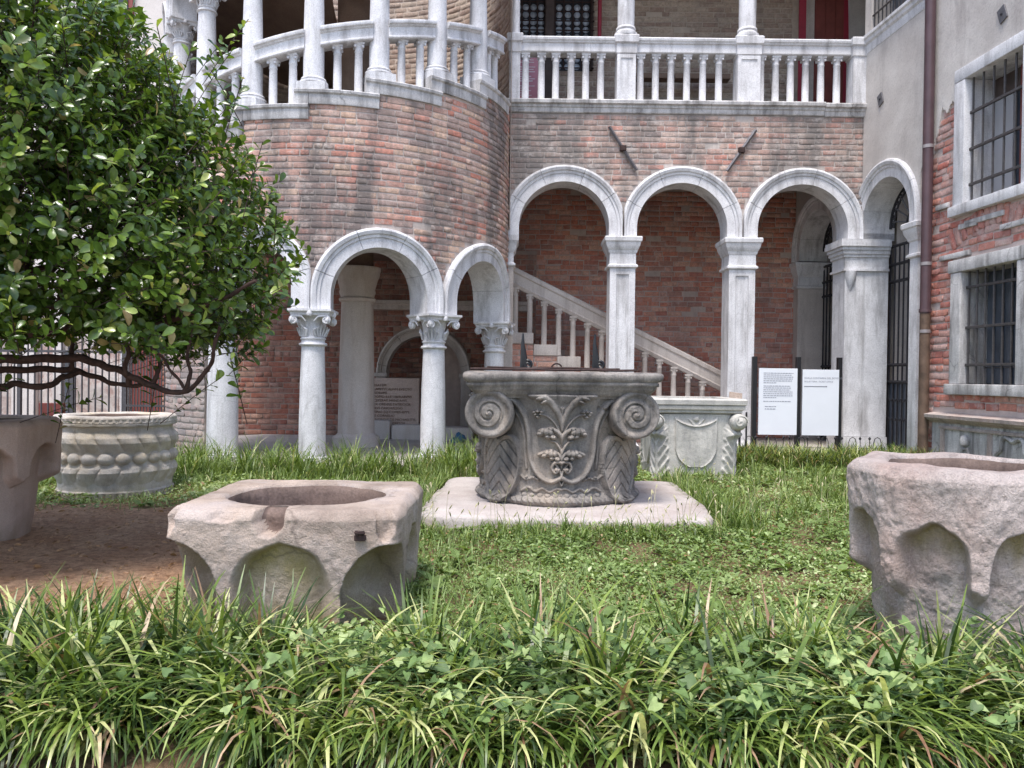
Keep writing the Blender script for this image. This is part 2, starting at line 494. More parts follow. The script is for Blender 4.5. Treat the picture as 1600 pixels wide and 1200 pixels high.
# brick pieces: a few slightly irregular chamfered bricks, shared by all walls
BRV = []
_rb = random.Random(3)
for k in range(6):
    V = []
    for (yy, ix, iz) in ((0.0, .5, .5), (-.35, .5, .49), (-1.0, .472, .405)):
        for (sx, sz) in ((-1, -1), (1, -1), (1, 1), (-1, 1)):
            V.append((sx * ix + _rb.uniform(-.018, .018), yy + (_rb.uniform(-.45, .35) if yy < -.9 else 0), sz * iz + _rb.uniform(-.06, .06)))
    BRV.append(np.array(V))
BRF = []
for j in range(2):
    for i in range(4): BRF.append((j * 4 + i, j * 4 + (i + 1) % 4, j * 4 + 4 + (i + 1) % 4, j * 4 + 4 + i))
BRF.append((8, 9, 10, 11))
BRF = np.array(BRF)
_bm_cache = {}
def brick_mesh(k, mat):
    key = (k, mat.name)
    if key not in _bm_cache: _bm_cache[key] = mesh_from('brick', BRV[k], BRF, mat)
    return _bm_cache[key]

def lay_bricks(surf, wall, z0, z1, s0, s1, holes, key, seed, L=.25, H=.082, joint=.015, depth=.0095, most=300, seen=None, flat_tilt=.016, ztop=None, zlow=None, rough=1.0):
    """courses of bricks on a wall; the ones that show largest become parts of the wall, the rest one joined part"""
    rd = random.Random(seed)
    items = []
    nrow = int(round((z1 - z0) / H)); H = (z1 - z0) / nrow
    for r in range(nrow):
        za, zb = z0 + r * H, z0 + (r + 1) * H
        cut = []
        for h in holes:
            e = h(za, zb)
            if e: cut.append(e)
        cut.sort()
        spans = []; x = s0
        for a, b in cut:
            if a > x: spans.append((x, min(a, s1)))
            x = max(x, b)
        if x < s1: spans.append((x, s1))
        for a, b in spans:
            x = a - rd.uniform(0, .9) * L
            while x < b:
                l = rd.choice((L, L, L, L * .5, L * .96, L * .8)) * rd.uniform(.94, 1.05)
                xa, xb = max(x, a), min(x + l, b)
                x += l
                if xb - xa < .035: continue
                sc = (xa + xb) / 2
                if ztop and zb > ztop(sc) - .0: continue
                if zlow and za < zlow(sc): continue
                if rd.random() < .012 * rough: continue
                items.append((sc, (za + zb) / 2 + rd.uniform(-.004, .004) * rough, xb - xa - joint * rd.uniform(.6, 1.3), H - joint * rd.uniform(.6, 1.25), depth * rd.uniform(.45, 1.35), rd.uniform(-flat_tilt, flat_tilt), rd.randrange(6), rd.random()))
    scored = []
    for it in items:
        s, z, l, h, d, tl, k, rn = it
        T, N = surf.frame(s)
        P = surf.M(s, z, 0)
        px, py = project(P)
        view = Vector((0, 0, CAMZ)) - P
        a = l * h * max(0, N.dot(view)) / view.length ** 3
        if not (-10 < px < 1610 and -10 < py < 1210): a = 0
        if seen and not seen(px, py): a *= .05
        scored.append((a, it, P, T, N))
    scored.sort(key=lambda q: -q[0])
    VV, FF, RR = [], [], []
    nb = 0
    for i, (a, it, P, T, N) in enumerate(scored):
        s, z, l, h, d, tl, k, rn = it
        up = Vector((0, 0, 1))
        T2 = (T + up * tl * .5).normalized(); U2 = (up - T * tl * .5).normalized()
        # columns: length axis, inward axis (local +y is into the wall), up axis
        B = Matrix((T2 * l, -N * d, U2 * h)).transposed()
        if i < most and a > 0:
            M = B.to_4x4(); M.translation = P
            place('brick', brick_mesh(k, M_['bo_' + key]), wall, M)
        else:
            A = np.array(B)
            VV.append(BRV[k] @ A.T + np.array(P)); FF.append(BRF + nb); nb += 12
            RR.append(np.full(12, rn))
    if VV:
        me = mesh_from('brick_courses', np.vstack(VV), np.vstack(FF), M_['bj_' + key], rnd=np.concatenate(RR))
        o = place('brick_courses', me, wall); stuff(o)

def arch_hole(sc, zs, stilt, r):
    def h(za, zb):
        z = max(za, zs + stilt)
        if za >= zs + stilt + r: return None
        if zb <= zs: return (sc - r, sc + r)
        w = math.sqrt(max(0, r * r - (z - zs - stilt) ** 2))
        return (sc - w, sc + w)
    return h
def rect_hole(s0, s1, z0, z1):
    def h(za, zb): return (s0, s1) if zb > z0 + .01 and za < z1 - .01 else None
    return h

def strip_wall(surf, s0, s1, ns, zlow, ztop, th, name, mat, parent):
    """a wall sheet with thickness th whose lower and upper outline vary with s"""
    V, F = [], []
    for i in range(ns + 1):
        s = s0 + (s1 - s0) * i / ns
        a, b = zlow(s), ztop(s)
        V += [surf.M(s, a, 0), surf.M(s, b, 0), surf.M(s, b, -th), surf.M(s, a, -th)]
    for i in range(ns):
        p, q = i * 4, i * 4 + 4
        for k in range(4): F.append((p + k, q + k, q + (k + 1) % 4, p + (k + 1) % 4))
    F.append((0, 1, 2, 3)); F.append((ns * 4 + 3, ns * 4 + 2, ns * 4 + 1, ns * 4))
    return MB().add(V, F).build(name, mat, parent)

def archivolt(surf, parent, sc, zs, stilt, rin, rout, mat, depth=.34, lim=None, stones=5, n=44, seed=0, proud=.03):
    """a moulded stone arch of several stones; lim = (smin, smax) keeps neighbours from crossing"""
    w = rout - rin
    prof = [(0, -depth), (0, proud), (w * .5, proud), (w * .52, proud + .014), (w * .66, proud + .016), (w * .70, proud + .034), (w * .86, proud + .046), (w * .96, proud + .038), (w, proud + .02), (w, -.05), (w * .6, -depth)]
    path = []
    tot = stilt * 2 + PI * (rin + w / 2)
    for i in range(n + 1):
        d = tot * i / n
        if d < stilt: path.append((PI, d - stilt))
        elif d > tot - stilt: path.append((0, -(d - (tot - stilt))))
        else: path.append((PI - (d - stilt) / (rin + w / 2), 0))
    rd = random.Random(seed)
    cuts = [0] + [int(n * (k / stones) + rd.uniform(-1.4, 1.4)) for k in range(1, stones)] + [n]
    arch = part_empty('arch', surf.M(sc, zs, 0), parent)
    for k in range(stones):
        i0, i1 = cuts[k], cuts[k + 1]
        V, F = [], []
        for i in range(i0, i1 + 1):
            a, dz = path[i]
            eps = 0
            if i == i0 and k > 0: eps = -.0022 / rin
            if i == i1 and k < stones - 1: eps = .0022 / rin
            a += eps
            for (p, o) in prof:
                r = rin + p
                s = sc + r * math.cos(a); z = zs + stilt + r * math.sin(a) + dz
                if lim: s = min(max(s, lim[0]), lim[1])
                V.append(surf.M(s, z, o + (0.0015 * (k % 2))))
        m = len(prof); q = i1 - i0
        for i in range(q):
            for j in range(m): F.append((i * m + j, i * m + (j + 1) % m, (i + 1) * m + (j + 1) % m, (i + 1) * m + j))
        F.append(tuple(range(m))); F.append(tuple(q * m + j for j in range(m - 1, -1, -1)))
        MB().add(V, F).build('stone', mat, arch, angle=35)
    return arch

def sprofile(surf, prof, s0, s1, ns=1, zf=None):
    """mould a profile [(o,z)] (closed) along the wall; zf(s) adds height"""
    b = MB(); V, F = [], []; m = len(prof)
    for i in range(ns + 1):
        s = s0 + (s1 - s0) * i / ns
        dz = zf(s) if zf else 0
        for o, z in prof: V.append(surf.M(s, z + dz, o))
    for i in range(ns):
        for j in range(m): F.append((i * m + j, i * m + (j + 1) % m, (i + 1) * m + (j + 1) % m, (i + 1) * m + j))
    F.append(tuple(range(m))); F.append(tuple(ns * m + j for j in range(m - 1, -1, -1)))
    return b.add(V, F)

# ------------------------------------------------------------------ columns, capitals, balusters
def spiral_pts(c, e1, e2, r0, turns, n=22, start=0.0, hand=1):
    out = []
    for i in range(n + 1):
        t = i / n
        a = start + hand * 2 * PI * turns * t
        r = r0 * (1 - .86 * t)
        out.append(Vector(c) + Vector(e1) * (math.cos(a) * r) + Vector(e2) * (math.sin(a) * r))
    return out
def capital_mesh(r, h, half, mat, leaves=True, name='capital'):
    b = MB()
    b.lathe([(r * 1.02, 0), (r * 1.22, .01), (r * 1.26, h * .05), (r * 1.2, h * .09), (r * 1.05, h * .1), (r * 1.02, h * .17), (r * 1.12, h * .19), (r * 1.14, h * .22), (r * 1.03, h * .245), (r * 1.0, h * .3), (r * 1.05, h * .55), (r * 1.2, h * .78), (r * 1.3, h * .83)], 28)
    b.sqlathe([(half * .86, half * .86, h * .825), (half * .9, half * .9, h * .86), (half * .9, half * .9, h * .89), (half, half, h * .94), (half, half, h)])
    for cx in (-1, 1):
        for cy in (-1, 1):
            dv = Vector((cx, cy, 0)).normalized()
            for side in (0, 1):
                # a spiral on each face beside the corner
                e1 = Vector((-cx, 0, 0)) if side == 0 else Vector((0, -cy, 0))
                off = Vector((0, cy, 0)) if side == 0 else Vector((cx, 0, 0))
                c = Vector((cx * half * .74, cy * half * .74, h * .70)) + off * half * .10
                b.tube(spiral_pts(c, -e1, Vector((0, 0, 1)), r * .36, 1.9, 26, PI / 2, -1), [r * .115 * (1 - .4 * i / 26) for i in range(27)], 6)
                b.tube([c + Vector((0, 0, r * .36)), c + e1 * half * .36 + Vector((0, 0, r * .30)), c + e1 * half * .55 + Vector((0, 0, -r * .1))], [r * .11, r * .10, r * .05], 6)
                M = Matrix.Translation(c - off * r * .12) @ off.to_track_quat('Z', 'Y').to_matrix().to_4x4()
                b.lathe([(r * .33, -r * .1), (r * .33, r * .08)], 14, M)
            # a leaf up each corner
            if leaves:
                for k in range(5):
                    sp = (k - 2) * .13
                    t = Vector((-dv.y, dv.x, 0))
                    pts = [dv * (r * 1.02) + t * sp * r * 1.6 + Vector((0, 0, h * .27)), dv * (r * 1.12) + t * sp * r * 2.6 + Vector((0, 0, h * .45)), dv * (r * 1.34) + t * sp * r * 2.0 + Vector((0, 0, h * .60 - abs(k - 2) * h * .05))]
                    b.tube(pts, [r * .09, r * .12, r * .06], 5)
    for a in range(4):
        ang = a * PI / 2
        c = Vector((math.cos(ang), math.sin(ang), 0)) * half * .93 + Vector((0, 0, h * .87))
        b.lathe([(.001, -r * .26), (r * .2, -r * .2), (r * .27, 0), (r * .2, r * .2), (.001, r * .26)], 9, Matrix.Translation(c), cap=False)
    return b.mesh(name, mat, angle=45)
def shaft_mesh(r0, r1, h, mat, n=28, name='shaft'):
    b = MB()
    b.lathe([(r0, 0), (r0, h * .3), ((r0 * .6 + r1 * .4), h * .65), (r1, h - .02), (r1, h)], n)
    return b.mesh(name, mat, angle=40)
def base_mesh(r, h, half, mat):
    b = MB()
    b.sqlathe([(half, half, 0), (half, half, h * .35)])
    b.lathe([(r * 1.36, h * .35), (r * 1.44, h * .45), (r * 1.42, h * .58), (r * 1.2, h * .66), (r * 1.16, h * .74), (r * 1.26, h * .82), (r * 1.2, h * .93), (r * 1.02, h)], 28)
    return b.mesh('base', mat, angle=40)
def baluster_mesh(h, r, mat):
    b = MB()
    b.lathe([(r * 1.12, 0), (r * 1.12, h * .03), (r * 1.0, h * .05), (r * 1.0, h * .4), (r * .92, h * .80), (r * 1.0, h * .81), (r * 1.02, h * .83), (r * .92, h * .845), (r * .95, h * .90), (r * 1.25, h * .955)], 12)
    b.sqlathe([(r * 1.22, r * 1.22, h * .955), (r * 1.28, r * 1.28, h * .97), (r * 1.28, r * 1.28, h)])
    for a in range(4):
        w = PI / 4 + a * PI / 2
        b.lathe([(r * .3, -.3 * r), (r * .34, 0), (r * .3, .3 * r)], 6, Matrix.Translation((math.cos(w) * r * 1.32, math.sin(w) * r * 1.32, h * .92)))
    return b.mesh('baluster', mat, angle=45)
def rotz_to(N):
    """matrix turning local -y to N"""
    a = math.atan2(N.x, -N.y)
    return Matrix.Rotation(a, 4, 'Z')

# ================================================================== ground
def ground_z(x, y):
    return 0.018 * fbm(np.asarray(x) * .9, np.asarray(y) * .9, 0, 3, 5)
n = 150
gx = np.concatenate([np.linspace(-9, -5.2, 12), np.linspace(-5, 5, n - 24), np.linspace(5.2, 9, 12)])
gy = np.concatenate([np.linspace(1.9, 10.2, n - 6), np.linspace(10.4, 14, 6)])
X, Y = np.meshgrid(gx, gy)
Z = ground_z(X, Y)
t = NT('soil_ground')
c = t.ramp(t.noise(2.2, 8, .65), [(.3, (.50, .28, .165)), (.7, (.70, .46, .30))])
c = t.mix(t.ramp(t.noise(26, 8, .75), [(.4, .7), (.55, 0.0)]), c, (.26, .145, .09))
c = t.mix(t.ramp(t.noise(60, 4, .7), [(.62, 0.0), (.72, .7)]), c, (.52, .40, .30))
nb = t.bump(t.noise(18, 10, .75), 1.0, .06)
M_['soil'] = t.done(c, .95, t.bump(t.noise(90, 5, .75), 1.0, .02, nb), .1)
I = np.arange(n * n).reshape(n, n)
F = np.stack([I[:-1, :-1], I[:-1, 1:], I[1:, 1:], I[1:, :-1]], -1).reshape(-1, 4)
t = NT('dark_ground')
c = t.ramp(t.noise(3, 8, .65), [(.3, (.13, .085, .05)), (.7, (.23, .155, .095))])
M_['ground'] = t.done(c, .95, t.bump(t.noise(30, 8, .7), .8, .02), .1)
structure(place('ground', mesh_from('ground', np.stack([X, Y, Z], -1).reshape(-1, 3), F, M_['ground'], True)))
def soilness(x, y):
    """1 on the bare earth under the tree, 0 on the lawn"""
    n = .35 * fbm(x * 1.6, y * 1.6, 1.7, 3, 81)
    e = np.minimum(np.minimum((-1.25 - x) / .35, (5.95 + .1 * x - y + .2) / .4), (y - 2.0) / .3)
    return np.clip(e + n + .2, 0, 1)
sx = np.linspace(-4.7, -.9, 150); sy = np.linspace(2.45, 6.5, 150)
SX, SY2 = np.meshgrid(sx, sy)
SZ = ground_z(SX, SY2) + .020 + .009 * fbm(SX * 9, SY2 * 9, 4, 4, 85) - .09 * (1 - np.clip(soilness(SX, SY2) * 4, 0, 1))
I2 = np.arange(150 * 150).reshape(150, 150)
structure(place('soil', mesh_from('soil', np.stack([SX, SY2, SZ], -1).reshape(-1, 3), np.stack([I2[:-1, :-1], I2[:-1, 1:], I2[1:, 1:], I2[1:, :-1]], -1).reshape(-1, 4), M_['soil'], True)))
b = MB(); b.add([(-120, -120, -.12), (120, -120, -.12), (120, 120, -.12), (-120, 120, -.12)], [(0, 1, 2, 3)])
structure(b.build('terrain', M_['pave']))
# paving of the arcade, with a stone edge; and the floor under the stair tower
b = MB(); b.box(-.6, 4.9, 10.02, 12.7, -.1, .07, bev=.012)
pv = structure(b.build('pavement', M_['pave'], angle=30))
for i in range(9):
    x0 = -.55 + i * .6
    MB().box(x0, x0 + .585, 9.74 + .01 * (i % 2), 10.0, -.1, .055 + .006 * (i % 3), bev=.012).build('kerb_stone', M_['pave'], pv, angle=30)
b = MB(); b.lathe([(TR + .18, -.1), (TR + .18, .04), (TR + .16, .06), (0.01, .06)], 72, Matrix.Translation((TX, TY, 0)), cap=False)
structure(b.build('tower_floor', M_['pave'], angle=30))
for i in range(8):
    x0 = -3.2 + i * .8
    structure(MB().box(x0 + .004, x0 + .796, 1.72, 1.985, -.15, -.02 + .004 * (i % 2), bev=.012).build('kerb', M_['well_brown'], angle=30))

# ================================================================== spiral stair tower
tower = thing('spiral_stair_tower', (TX, TY, 0), 'round brick stair tower with white stone arches and a climbing balustrade of small columns', 'tower')
COLA = [-28.0, 2.7, 41.3, 80.0]
SPR = 1.67
def tow_cap(s): return SPR
arches = []
for i in range(3):
    a0, a1 = COLA[i], COLA[i + 1]
    sc = deg((a0 + a1) / 2); hw = deg((a1 - a0) / 2)
    ro = min(hw, .72) + .004; ri = ro - .205
    st = .15 + max(0, .72 - hw) * 1.0
    arches.append((sc, st, ri, ro, (deg(a0) + .002, deg(a1) - .002)))
RISE = .155 / 19.3
BAY0 = 2.2
bays = [(BAY0 + 19.3 * k, BAY0 + 19.3 * (k + 1)) for k in range(-5, 5)]
def bay_of(sd): return int(math.floor((sd - BAY0 + .54) / 19.3))
def bay_bottom(k): return 3.80 + .157 * k           # underside of the coping block of bay k (bay 0 starts at BAY0)
def tow_top(s): return bay_bottom(bay_of(math.degrees(s / TR))) + .02
def tow_low(s):
    if s < deg(-31.5): return 0.0
    z = SPR
    for sc, st, ri, ro, lim in arches:
        d = abs(s - sc)
        if d < ro - .03: z = max(z, SPR + st + math.sqrt(max(0, (ro - .03) ** 2 - d * d)))
    return z
S0, S1 = deg(-66.5), deg(86)
wallT = strip_wall(TOW, S0, S1, 400, tow_low, tow_top, .30, 'wall', M_['mo_t'], tower)
bay_holes = [rect_hole(deg(BAY0 + 19.3 * k) - .022, deg(BAY0 + 19.3 * (k + 1)) - .022, bay_bottom(k) + .03, 99) for k in range(-4, 5)]
lay_bricks(TOW, wallT, 1.69, 4.50, S0, S1, [arch_hole(sc, SPR, st, ro) for sc, st, ri, ro, lim in arches] + bay_holes, 't', 11, L=.215, H=.069,
           seen=lambda px, py: px > 390 and py < 490)
lay_bricks(TOW, wallT, .08, 1.69, S0, deg(-31.5), [], 'g', 13, L=.215, H=.069, most=120, seen=lambda px, py: px > 270 and py > 520)
for i, (sc, st, ri, ro, lim) in enumerate(arches):
    archivolt(TOW, tower, sc, SPR, st, ri, ro, M_['marble'], .36, lim, 5, 48, 20 + i)
cap_t = capital_mesh(.118, .385, .225, M_['marble'])
sh_t = shaft_mesh(.140, .120, SPR - .385 - .06 - .06, M_['marble'])
sh_fat = shaft_mesh(.165, .150, SPR - .385 - .06 - .06, M_['marble'])
ba_t = base_mesh(.142, .06, .19, M_['marble'])
for a in COLA:
    P = TOW.M(deg(a), .06, -.13); T, N = TOW.frame(deg(a))
    c = part_empty('column', P, tower); Rz = rotz_to(N)
    place('base', ba_t, c, Matrix.Translation(P) @ Rz)
    place('shaft', sh_fat if a == -28 else sh_t, c, Matrix.Translation(P + Vector((0, 0, .06))) @ Rz)
    place('capital', cap_t, c, Matrix.Translation((P.x, P.y, SPR - .385 - .002)) @ Rz)
# coping blocks, small columns, balusters and the climbing hand rail
bal_t = baluster_mesh(.56, .044, M_['marble'])
ucap = capital_mesh(.088, .27, .165, M_['marble'])
ushaft = shaft_mesh(.108, .092, 1.16, M_['marble'])
ubase = base_mesh(.106, .115, .15, M_['marble'])
balus = part_empty('balustrade', TOW.M(0, 3.8, 0), tower)
def rail_top(sd): return 4.585 + RISE * sd
for k in range(-4, 5):
    a0 = BAY0 + 19.3 * k; a1 = a0 + 19.3
    if a0 > 79: continue
    a1 = min(a1, 86)
    zb = bay_bottom(k)
    prof = [(-.28, zb), (.025, zb), (.03, zb + .015), (.03, zb + .1), (.05, zb + .115), (.055, zb + .14), (.045, zb + .15), (-.28, zb + .15)]
    e = deg(1.6)
    sprofile(TOW, prof, deg(a0) - .020, deg(a1) - .024, 12).build('coping_stone', M_['marble_grey'], balus, angle=35)
    # pedestal block and column on the left end
    P0 = TOW.M(deg(a0), zb + .15, -.11); T, N = TOW.frame(deg(a0)); Rz = rotz_to(N)
    zp0 = bay_bottom(k - 1) + .152
    sprofile(TOW, [(-.27, zp0), (.034, zp0), (.034, zb + .10), (.052, zb + .115), (.056, zb + .14), (.046, zb + .149), (-.27, zb + .149)], deg(a0) - .165, deg(a0) - .0235, 4).build('pedestal', M_['marble_grey'], balus, angle=35)
    MB().sqlathe([(.152, .152, zb + .151), (.152, .152, zb + .185)], Matrix.Translation((P0.x, P0.y, 0)) @ Rz).build('plinth', M_['marble'], balus)
    cz = zb + .187
    col = part_empty('column', (P0.x, P0.y, cz), tower)
    place('base', ubase, col, Matrix.Translation((P0.x, P0.y, cz)) @ Rz)
    place('shaft', ushaft, col, Matrix.Translation((P0.x, P0.y, cz + .115)) @ Rz)
    place('capital', ucap, col, Matrix.Translation((P0.x, P0.y, cz + .115 + 1.155)) @ Rz)
    # rail between columns
    g = math.degrees(.085 / TR)
    r0, r1 = deg(a0 + g), deg(a1 - g)
    rp = [(-.19, -.2), (-.03, -.2), (-.018, -.19), (-.018, -.175), (-.03, -.165), (-.03, -.075), (-.016, -.066), (-.012, -.055), (.008, -.045), (.014, -.025), (.008, -.006), (-.01, 0), (-.16, .0), (-.19, -.03)]
    sprofile(TOW, rp, r0, r1, 10, lambda s: rail_top(math.degrees(s / TR))).build('rail', M_['marble'], balus, angle=35)
    for f in (.36, .68):
        ad = a0 + (a1 - a0) * f
        h = rail_top(ad) - .195 - (zb + .148)
        P = TOW.M(deg(ad), zb + .148, -.11); T, N = TOW.frame(deg(ad))
        place('baluster', bal_t, balus, Matrix.Translation(P) @ rotz_to(N) @ Matrix.Diagonal((1, 1, h / .56, 1)))
    # arch over the bay
    zc = cz + .115 + 1.155 + .27
    if k < 4: archivolt(TOW, tower, deg((a0 + a1) / 2), zc + .004, .12, .235, .355, M_['marble'], .24, (deg(a0) + .002, deg(a1) - .002), 3, 30, 50 + k)
# wall that climbs above the upper arches
def up_low(s):
    k = bay_of(math.degrees(s / TR)); zc = bay_bottom(k) + .187 + .115 + 1.155 + .27
    d = abs(s - deg(BAY0 + 19.3 * (k + .5)))
    return zc + (.12 + math.sqrt(max(0, .34 ** 2 - d * d)) if d < .34 else .02)
uw = strip_wall(TOW, deg(-75), deg(79), 300, up_low, lambda s: up_low(s) * 0 + bay_bottom(bay_of(math.degrees(s / TR))) + 2.75, .24, 'upper_wall', M_['mo_t'], tower)
# stair inside: helical ramp whose soffit is seen from below, newel above
def helix(z0, z1, a0, a1, name, mat, dz=.16, n=60, rin=.2, rout=TR - .02):
    V, F = [], []
    for i in range(n + 1):
        a = R_(a0 + (a1 - a0) * i / n); z = z0 + (z1 - z0) * i / n
        for r in (rin, rout):
            V.append((TX + r * math.sin(a), TY - r * math.cos(a), z)); V.append((TX + r * math.sin(a), TY - r * math.cos(a), z - dz))
    for i in range(n):
        p, q = i * 4, i * 4 + 4
        F += [(p, q, q + 2, p + 2), (p + 1, p + 3, q + 3, q + 1), (p, p + 1, q + 1, q), (p + 2, q + 2, q + 3, p + 3)]
    return MB().add(V, F).build(name, mat, tower, angle=30)
helix(3.78 - .13 - RISE * 100, 3.78 + RISE * 90, -100, 90, 'stair_flight', M_['soffit'])
helix(3.78 + RISE * 90, 3.78 + RISE * 470, 90, 470, 'stair_flight', M_['soffit'], n=110)
MB().lathe([(.24, 2.6), (.24, 8.5)], 28, Matrix.Translation((TX + .12, TY, 0))).build('newel_post', M_['soffit'], tower, angle=40)
b = MB(); b.lathe([(.01, 2.72), (TR - .02, 2.72), (TR - .02, 2.86), (.01, 2.86)], 48, Matrix.Translation((TX, TY, 0)), cap=False)
b.build('vault_floor', M_['ceil'], tower)
for a in (-40, 5, 60):
    P = TOW.M(deg(a), 2.62, -.35)
    MB().tube([(TX + .1, TY, 2.62), P], .05, 6).build('beam', M_['dark_wood'], tower)
# back half of the shaft, brick, seen through the upper openings
BD = Drum(TX, TY, TR + .1)
V, F = [], []
for i in range(41):
    a = R_(84 + i * 5.0)
    for z in (2.9, 8.6): V.append((TX + (TR + .02) * math.sin(a), TY - (TR + .02) * math.cos(a), z))
for i in range(40): F.append((i * 2, i * 2 + 2, i * 2 + 3, i * 2 + 1))
bw = MB().add(V, F).build('inner_wall', M_['mo_u'], tower, angle=30)
class DrumIn(Drum):
    def frame(self, s):
        a = s / self.R
        return Vector((-math.cos(a), -math.sin(a), 0)), Vector((-math.sin(a), math.cos(a), 0))
lay_bricks(DrumIn(TX, TY, TR + .02), bw, 3.2, 7.4, R_(100) * (TR + .02), R_(240) * (TR + .02), [], 'u', 17, most=40, H=.08, seen=lambda px, py: py < 160)
# big central column of the ground floor
NX, NY = -2.02, 10.4
nc = part_empty('column', (NX, NY, .1), tower)
MB().lathe([(.30, .06), (.30, .18), (.27, .2), (.235, .23), (.228, .9), (.205, 1.92)], 36, Matrix.Translation((NX, NY, 0))).build('shaft', M_['newel'], nc, angle=40)
MB().lathe([(.205, 1.922), (.235, 1.94), (.24, 1.965), (.215, 1.985), (.215, 2.0), (.235, 2.05), (.225, 2.09), (.255, 2.2), (.285, 2.28), (.285, 2.31), (.30, 2.33), (.30, 2.37)], 36, Matrix.Translation((NX, NY, 0))).build('capital', M_['newel'], nc, angle=40)
MB().lathe([(.2, 2.372), (.2, 2.72)], 24, Matrix.Translation((NX, NY, 0))).build('impost', M_['soffit'], nc, angle=40)

# ================================================================== brick back wall with a niche, under the tower
backw = thing('brick_wall', (-3, 12.3, 0), 'old brick wall behind the tower columns with a stone arched niche', 'wall')
BW = Flat((0, 12.2), (1, 0), (0, -1))
NIC, NIZ, NIR = -1.35, 1.02, .72     # niche centre, springing, outer radius
def bw_low(s):
    d = abs(s - NIC)
    return NIZ + math.sqrt(max(0, NIR ** 2 - d * d)) - .02 if d < NIR - .02 else -.05
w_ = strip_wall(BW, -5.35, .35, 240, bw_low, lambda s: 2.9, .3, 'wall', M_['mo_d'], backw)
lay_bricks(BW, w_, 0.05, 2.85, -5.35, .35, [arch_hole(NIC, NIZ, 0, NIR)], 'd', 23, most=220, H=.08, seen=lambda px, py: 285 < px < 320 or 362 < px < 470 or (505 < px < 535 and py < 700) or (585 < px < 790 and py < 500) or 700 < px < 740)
archivolt(BW, backw, NIC, 0.0, NIZ, NIR - .15, NIR, M_['marble_warm'], .3, None, 7, 50, 71, proud=.01)
MB().box(NIC - .75, NIC + .75, 12.75, 12.8, 0, 2).build('niche_back', M_['mo_d'], backw)
lay_bricks(Flat((0, 12.74), (1, 0), (0, -1)), bpy.data.objects['niche_back'] if 'niche_back' in bpy.data.objects else backw, .05, 1.75, NIC - .7, NIC + .7, [], 'd', 29, most=0, H=.08)
for s in (-1, 1):
    x = NIC + s * (NIR - .075)
    MB().box(x - .075, x + .075, 12.14, 12.18, 0.0, .96, bev=.006).box(x - .1, x + .1, 12.10, 12.178, .962, 1.02, bev=.008).build('jamb', M_['marble_warm'], backw, angle=30)
# ledge with mouldings at the height of the vault
sprofile(BW, [(.0, 1.98), (.05, 1.98), (.06, 2.0), (.06, 2.05), (.09, 2.07), (.09, 2.12), (0, 2.12)], -2.2, .3).build('string_course', M_['marble_warm'], backw)

# inscribed tablet on rough blocks
tab = thing('stone_tablet', (-1.5, 11.75, .28), 'pinkish stone tablet with thirteen lines of carved capitals under the tower', 'tablet')
ta, tb = at(566, 690, 11.75), at(655, 591, 11.75)
MB().box(ta.x, tb.x, 11.75, 11.87, ta.z, tb.z, bev=.02).build('slab', M_['tablet'], tab, angle=30)
LINES = ['CIVITATEM', 'CALAMITVCALIVM EVECTO', 'VIASORVMS', 'IN DOMO ILLE LIBERABVNT', 'ACCEPERAT MANDAVIT', 'ET EX ORDINE PATRICIOR', 'PETRVS PASCHALIGO', 'MARINO EQ COMES IEPPE', 'MIVS CORNELIO', 'FRANCISCVS DE MICHAELITIS', 'SPYNELLI PRAECEPTOR', 'ANNO SALVTIS', 'M D C L']
def text_mesh(body, size, mat, parent, M, name='lettering', extrude=0.0):
    cu = bpy.data.curves.new(name, 'FONT'); cu.body = body; cu.size = size; cu.extrude = extrude; cu.resolution_u = 2
    to = bpy.data.objects.new(name + '_tmp', cu); COL.objects.link(to)
    me = bpy.data.meshes.new_from_object(to.evaluated_get(bpy.context.evaluated_depsgraph_get()))
    bpy.data.objects.remove(to)
    me.materials.clear(); me.materials.append(mat)
    return place(name, me, parent, M)
TXT = Matrix.Rotation(PI / 2, 4, 'X')
for i, ln in enumerate(LINES):
    p = at(576 + (4 if i == 12 else 0), 603.5 + i * 5.95, 11.745)
    text_mesh(ln, .052, M_['cut'], tab, Matrix.Translation(p) @ TXT, 'inscription_line', .002)
for i, (x0, x1, h) in enumerate(((-2.25, -1.75, .33), (-1.73, -1.05, .27), (-1.03, -.55, .24))):
    tag(MB().box(x0, x1, 11.5, 11.95, .05, h, bev=.03).build('stone_block', M_['newel'], angle=30), ['rough stone block behind the thick tower column', 'low stone block carrying the inscribed tablet', 'low stone block by the niche jamb under the tower'][i], 'stone block')
p = at(716, 702, 11.2)
bb = MB()
for i in range(5): bb.lathe([(.001, 0), (.05, .02), (.06, .06), (.035, .12), (.001, .14)], 9, Matrix.Translation((p.x + .05 * math.sin(i * 2.1), 11.2 + .05 * math.cos(i * 1.7), .06 + .02 * i)) @ Matrix.Rotation(i, 4, 'X') , cap=False)
tag(bb.build('bag', M_['blue'], angle=60), 'small blue bag lying on the floor behind the tower column', 'bag')

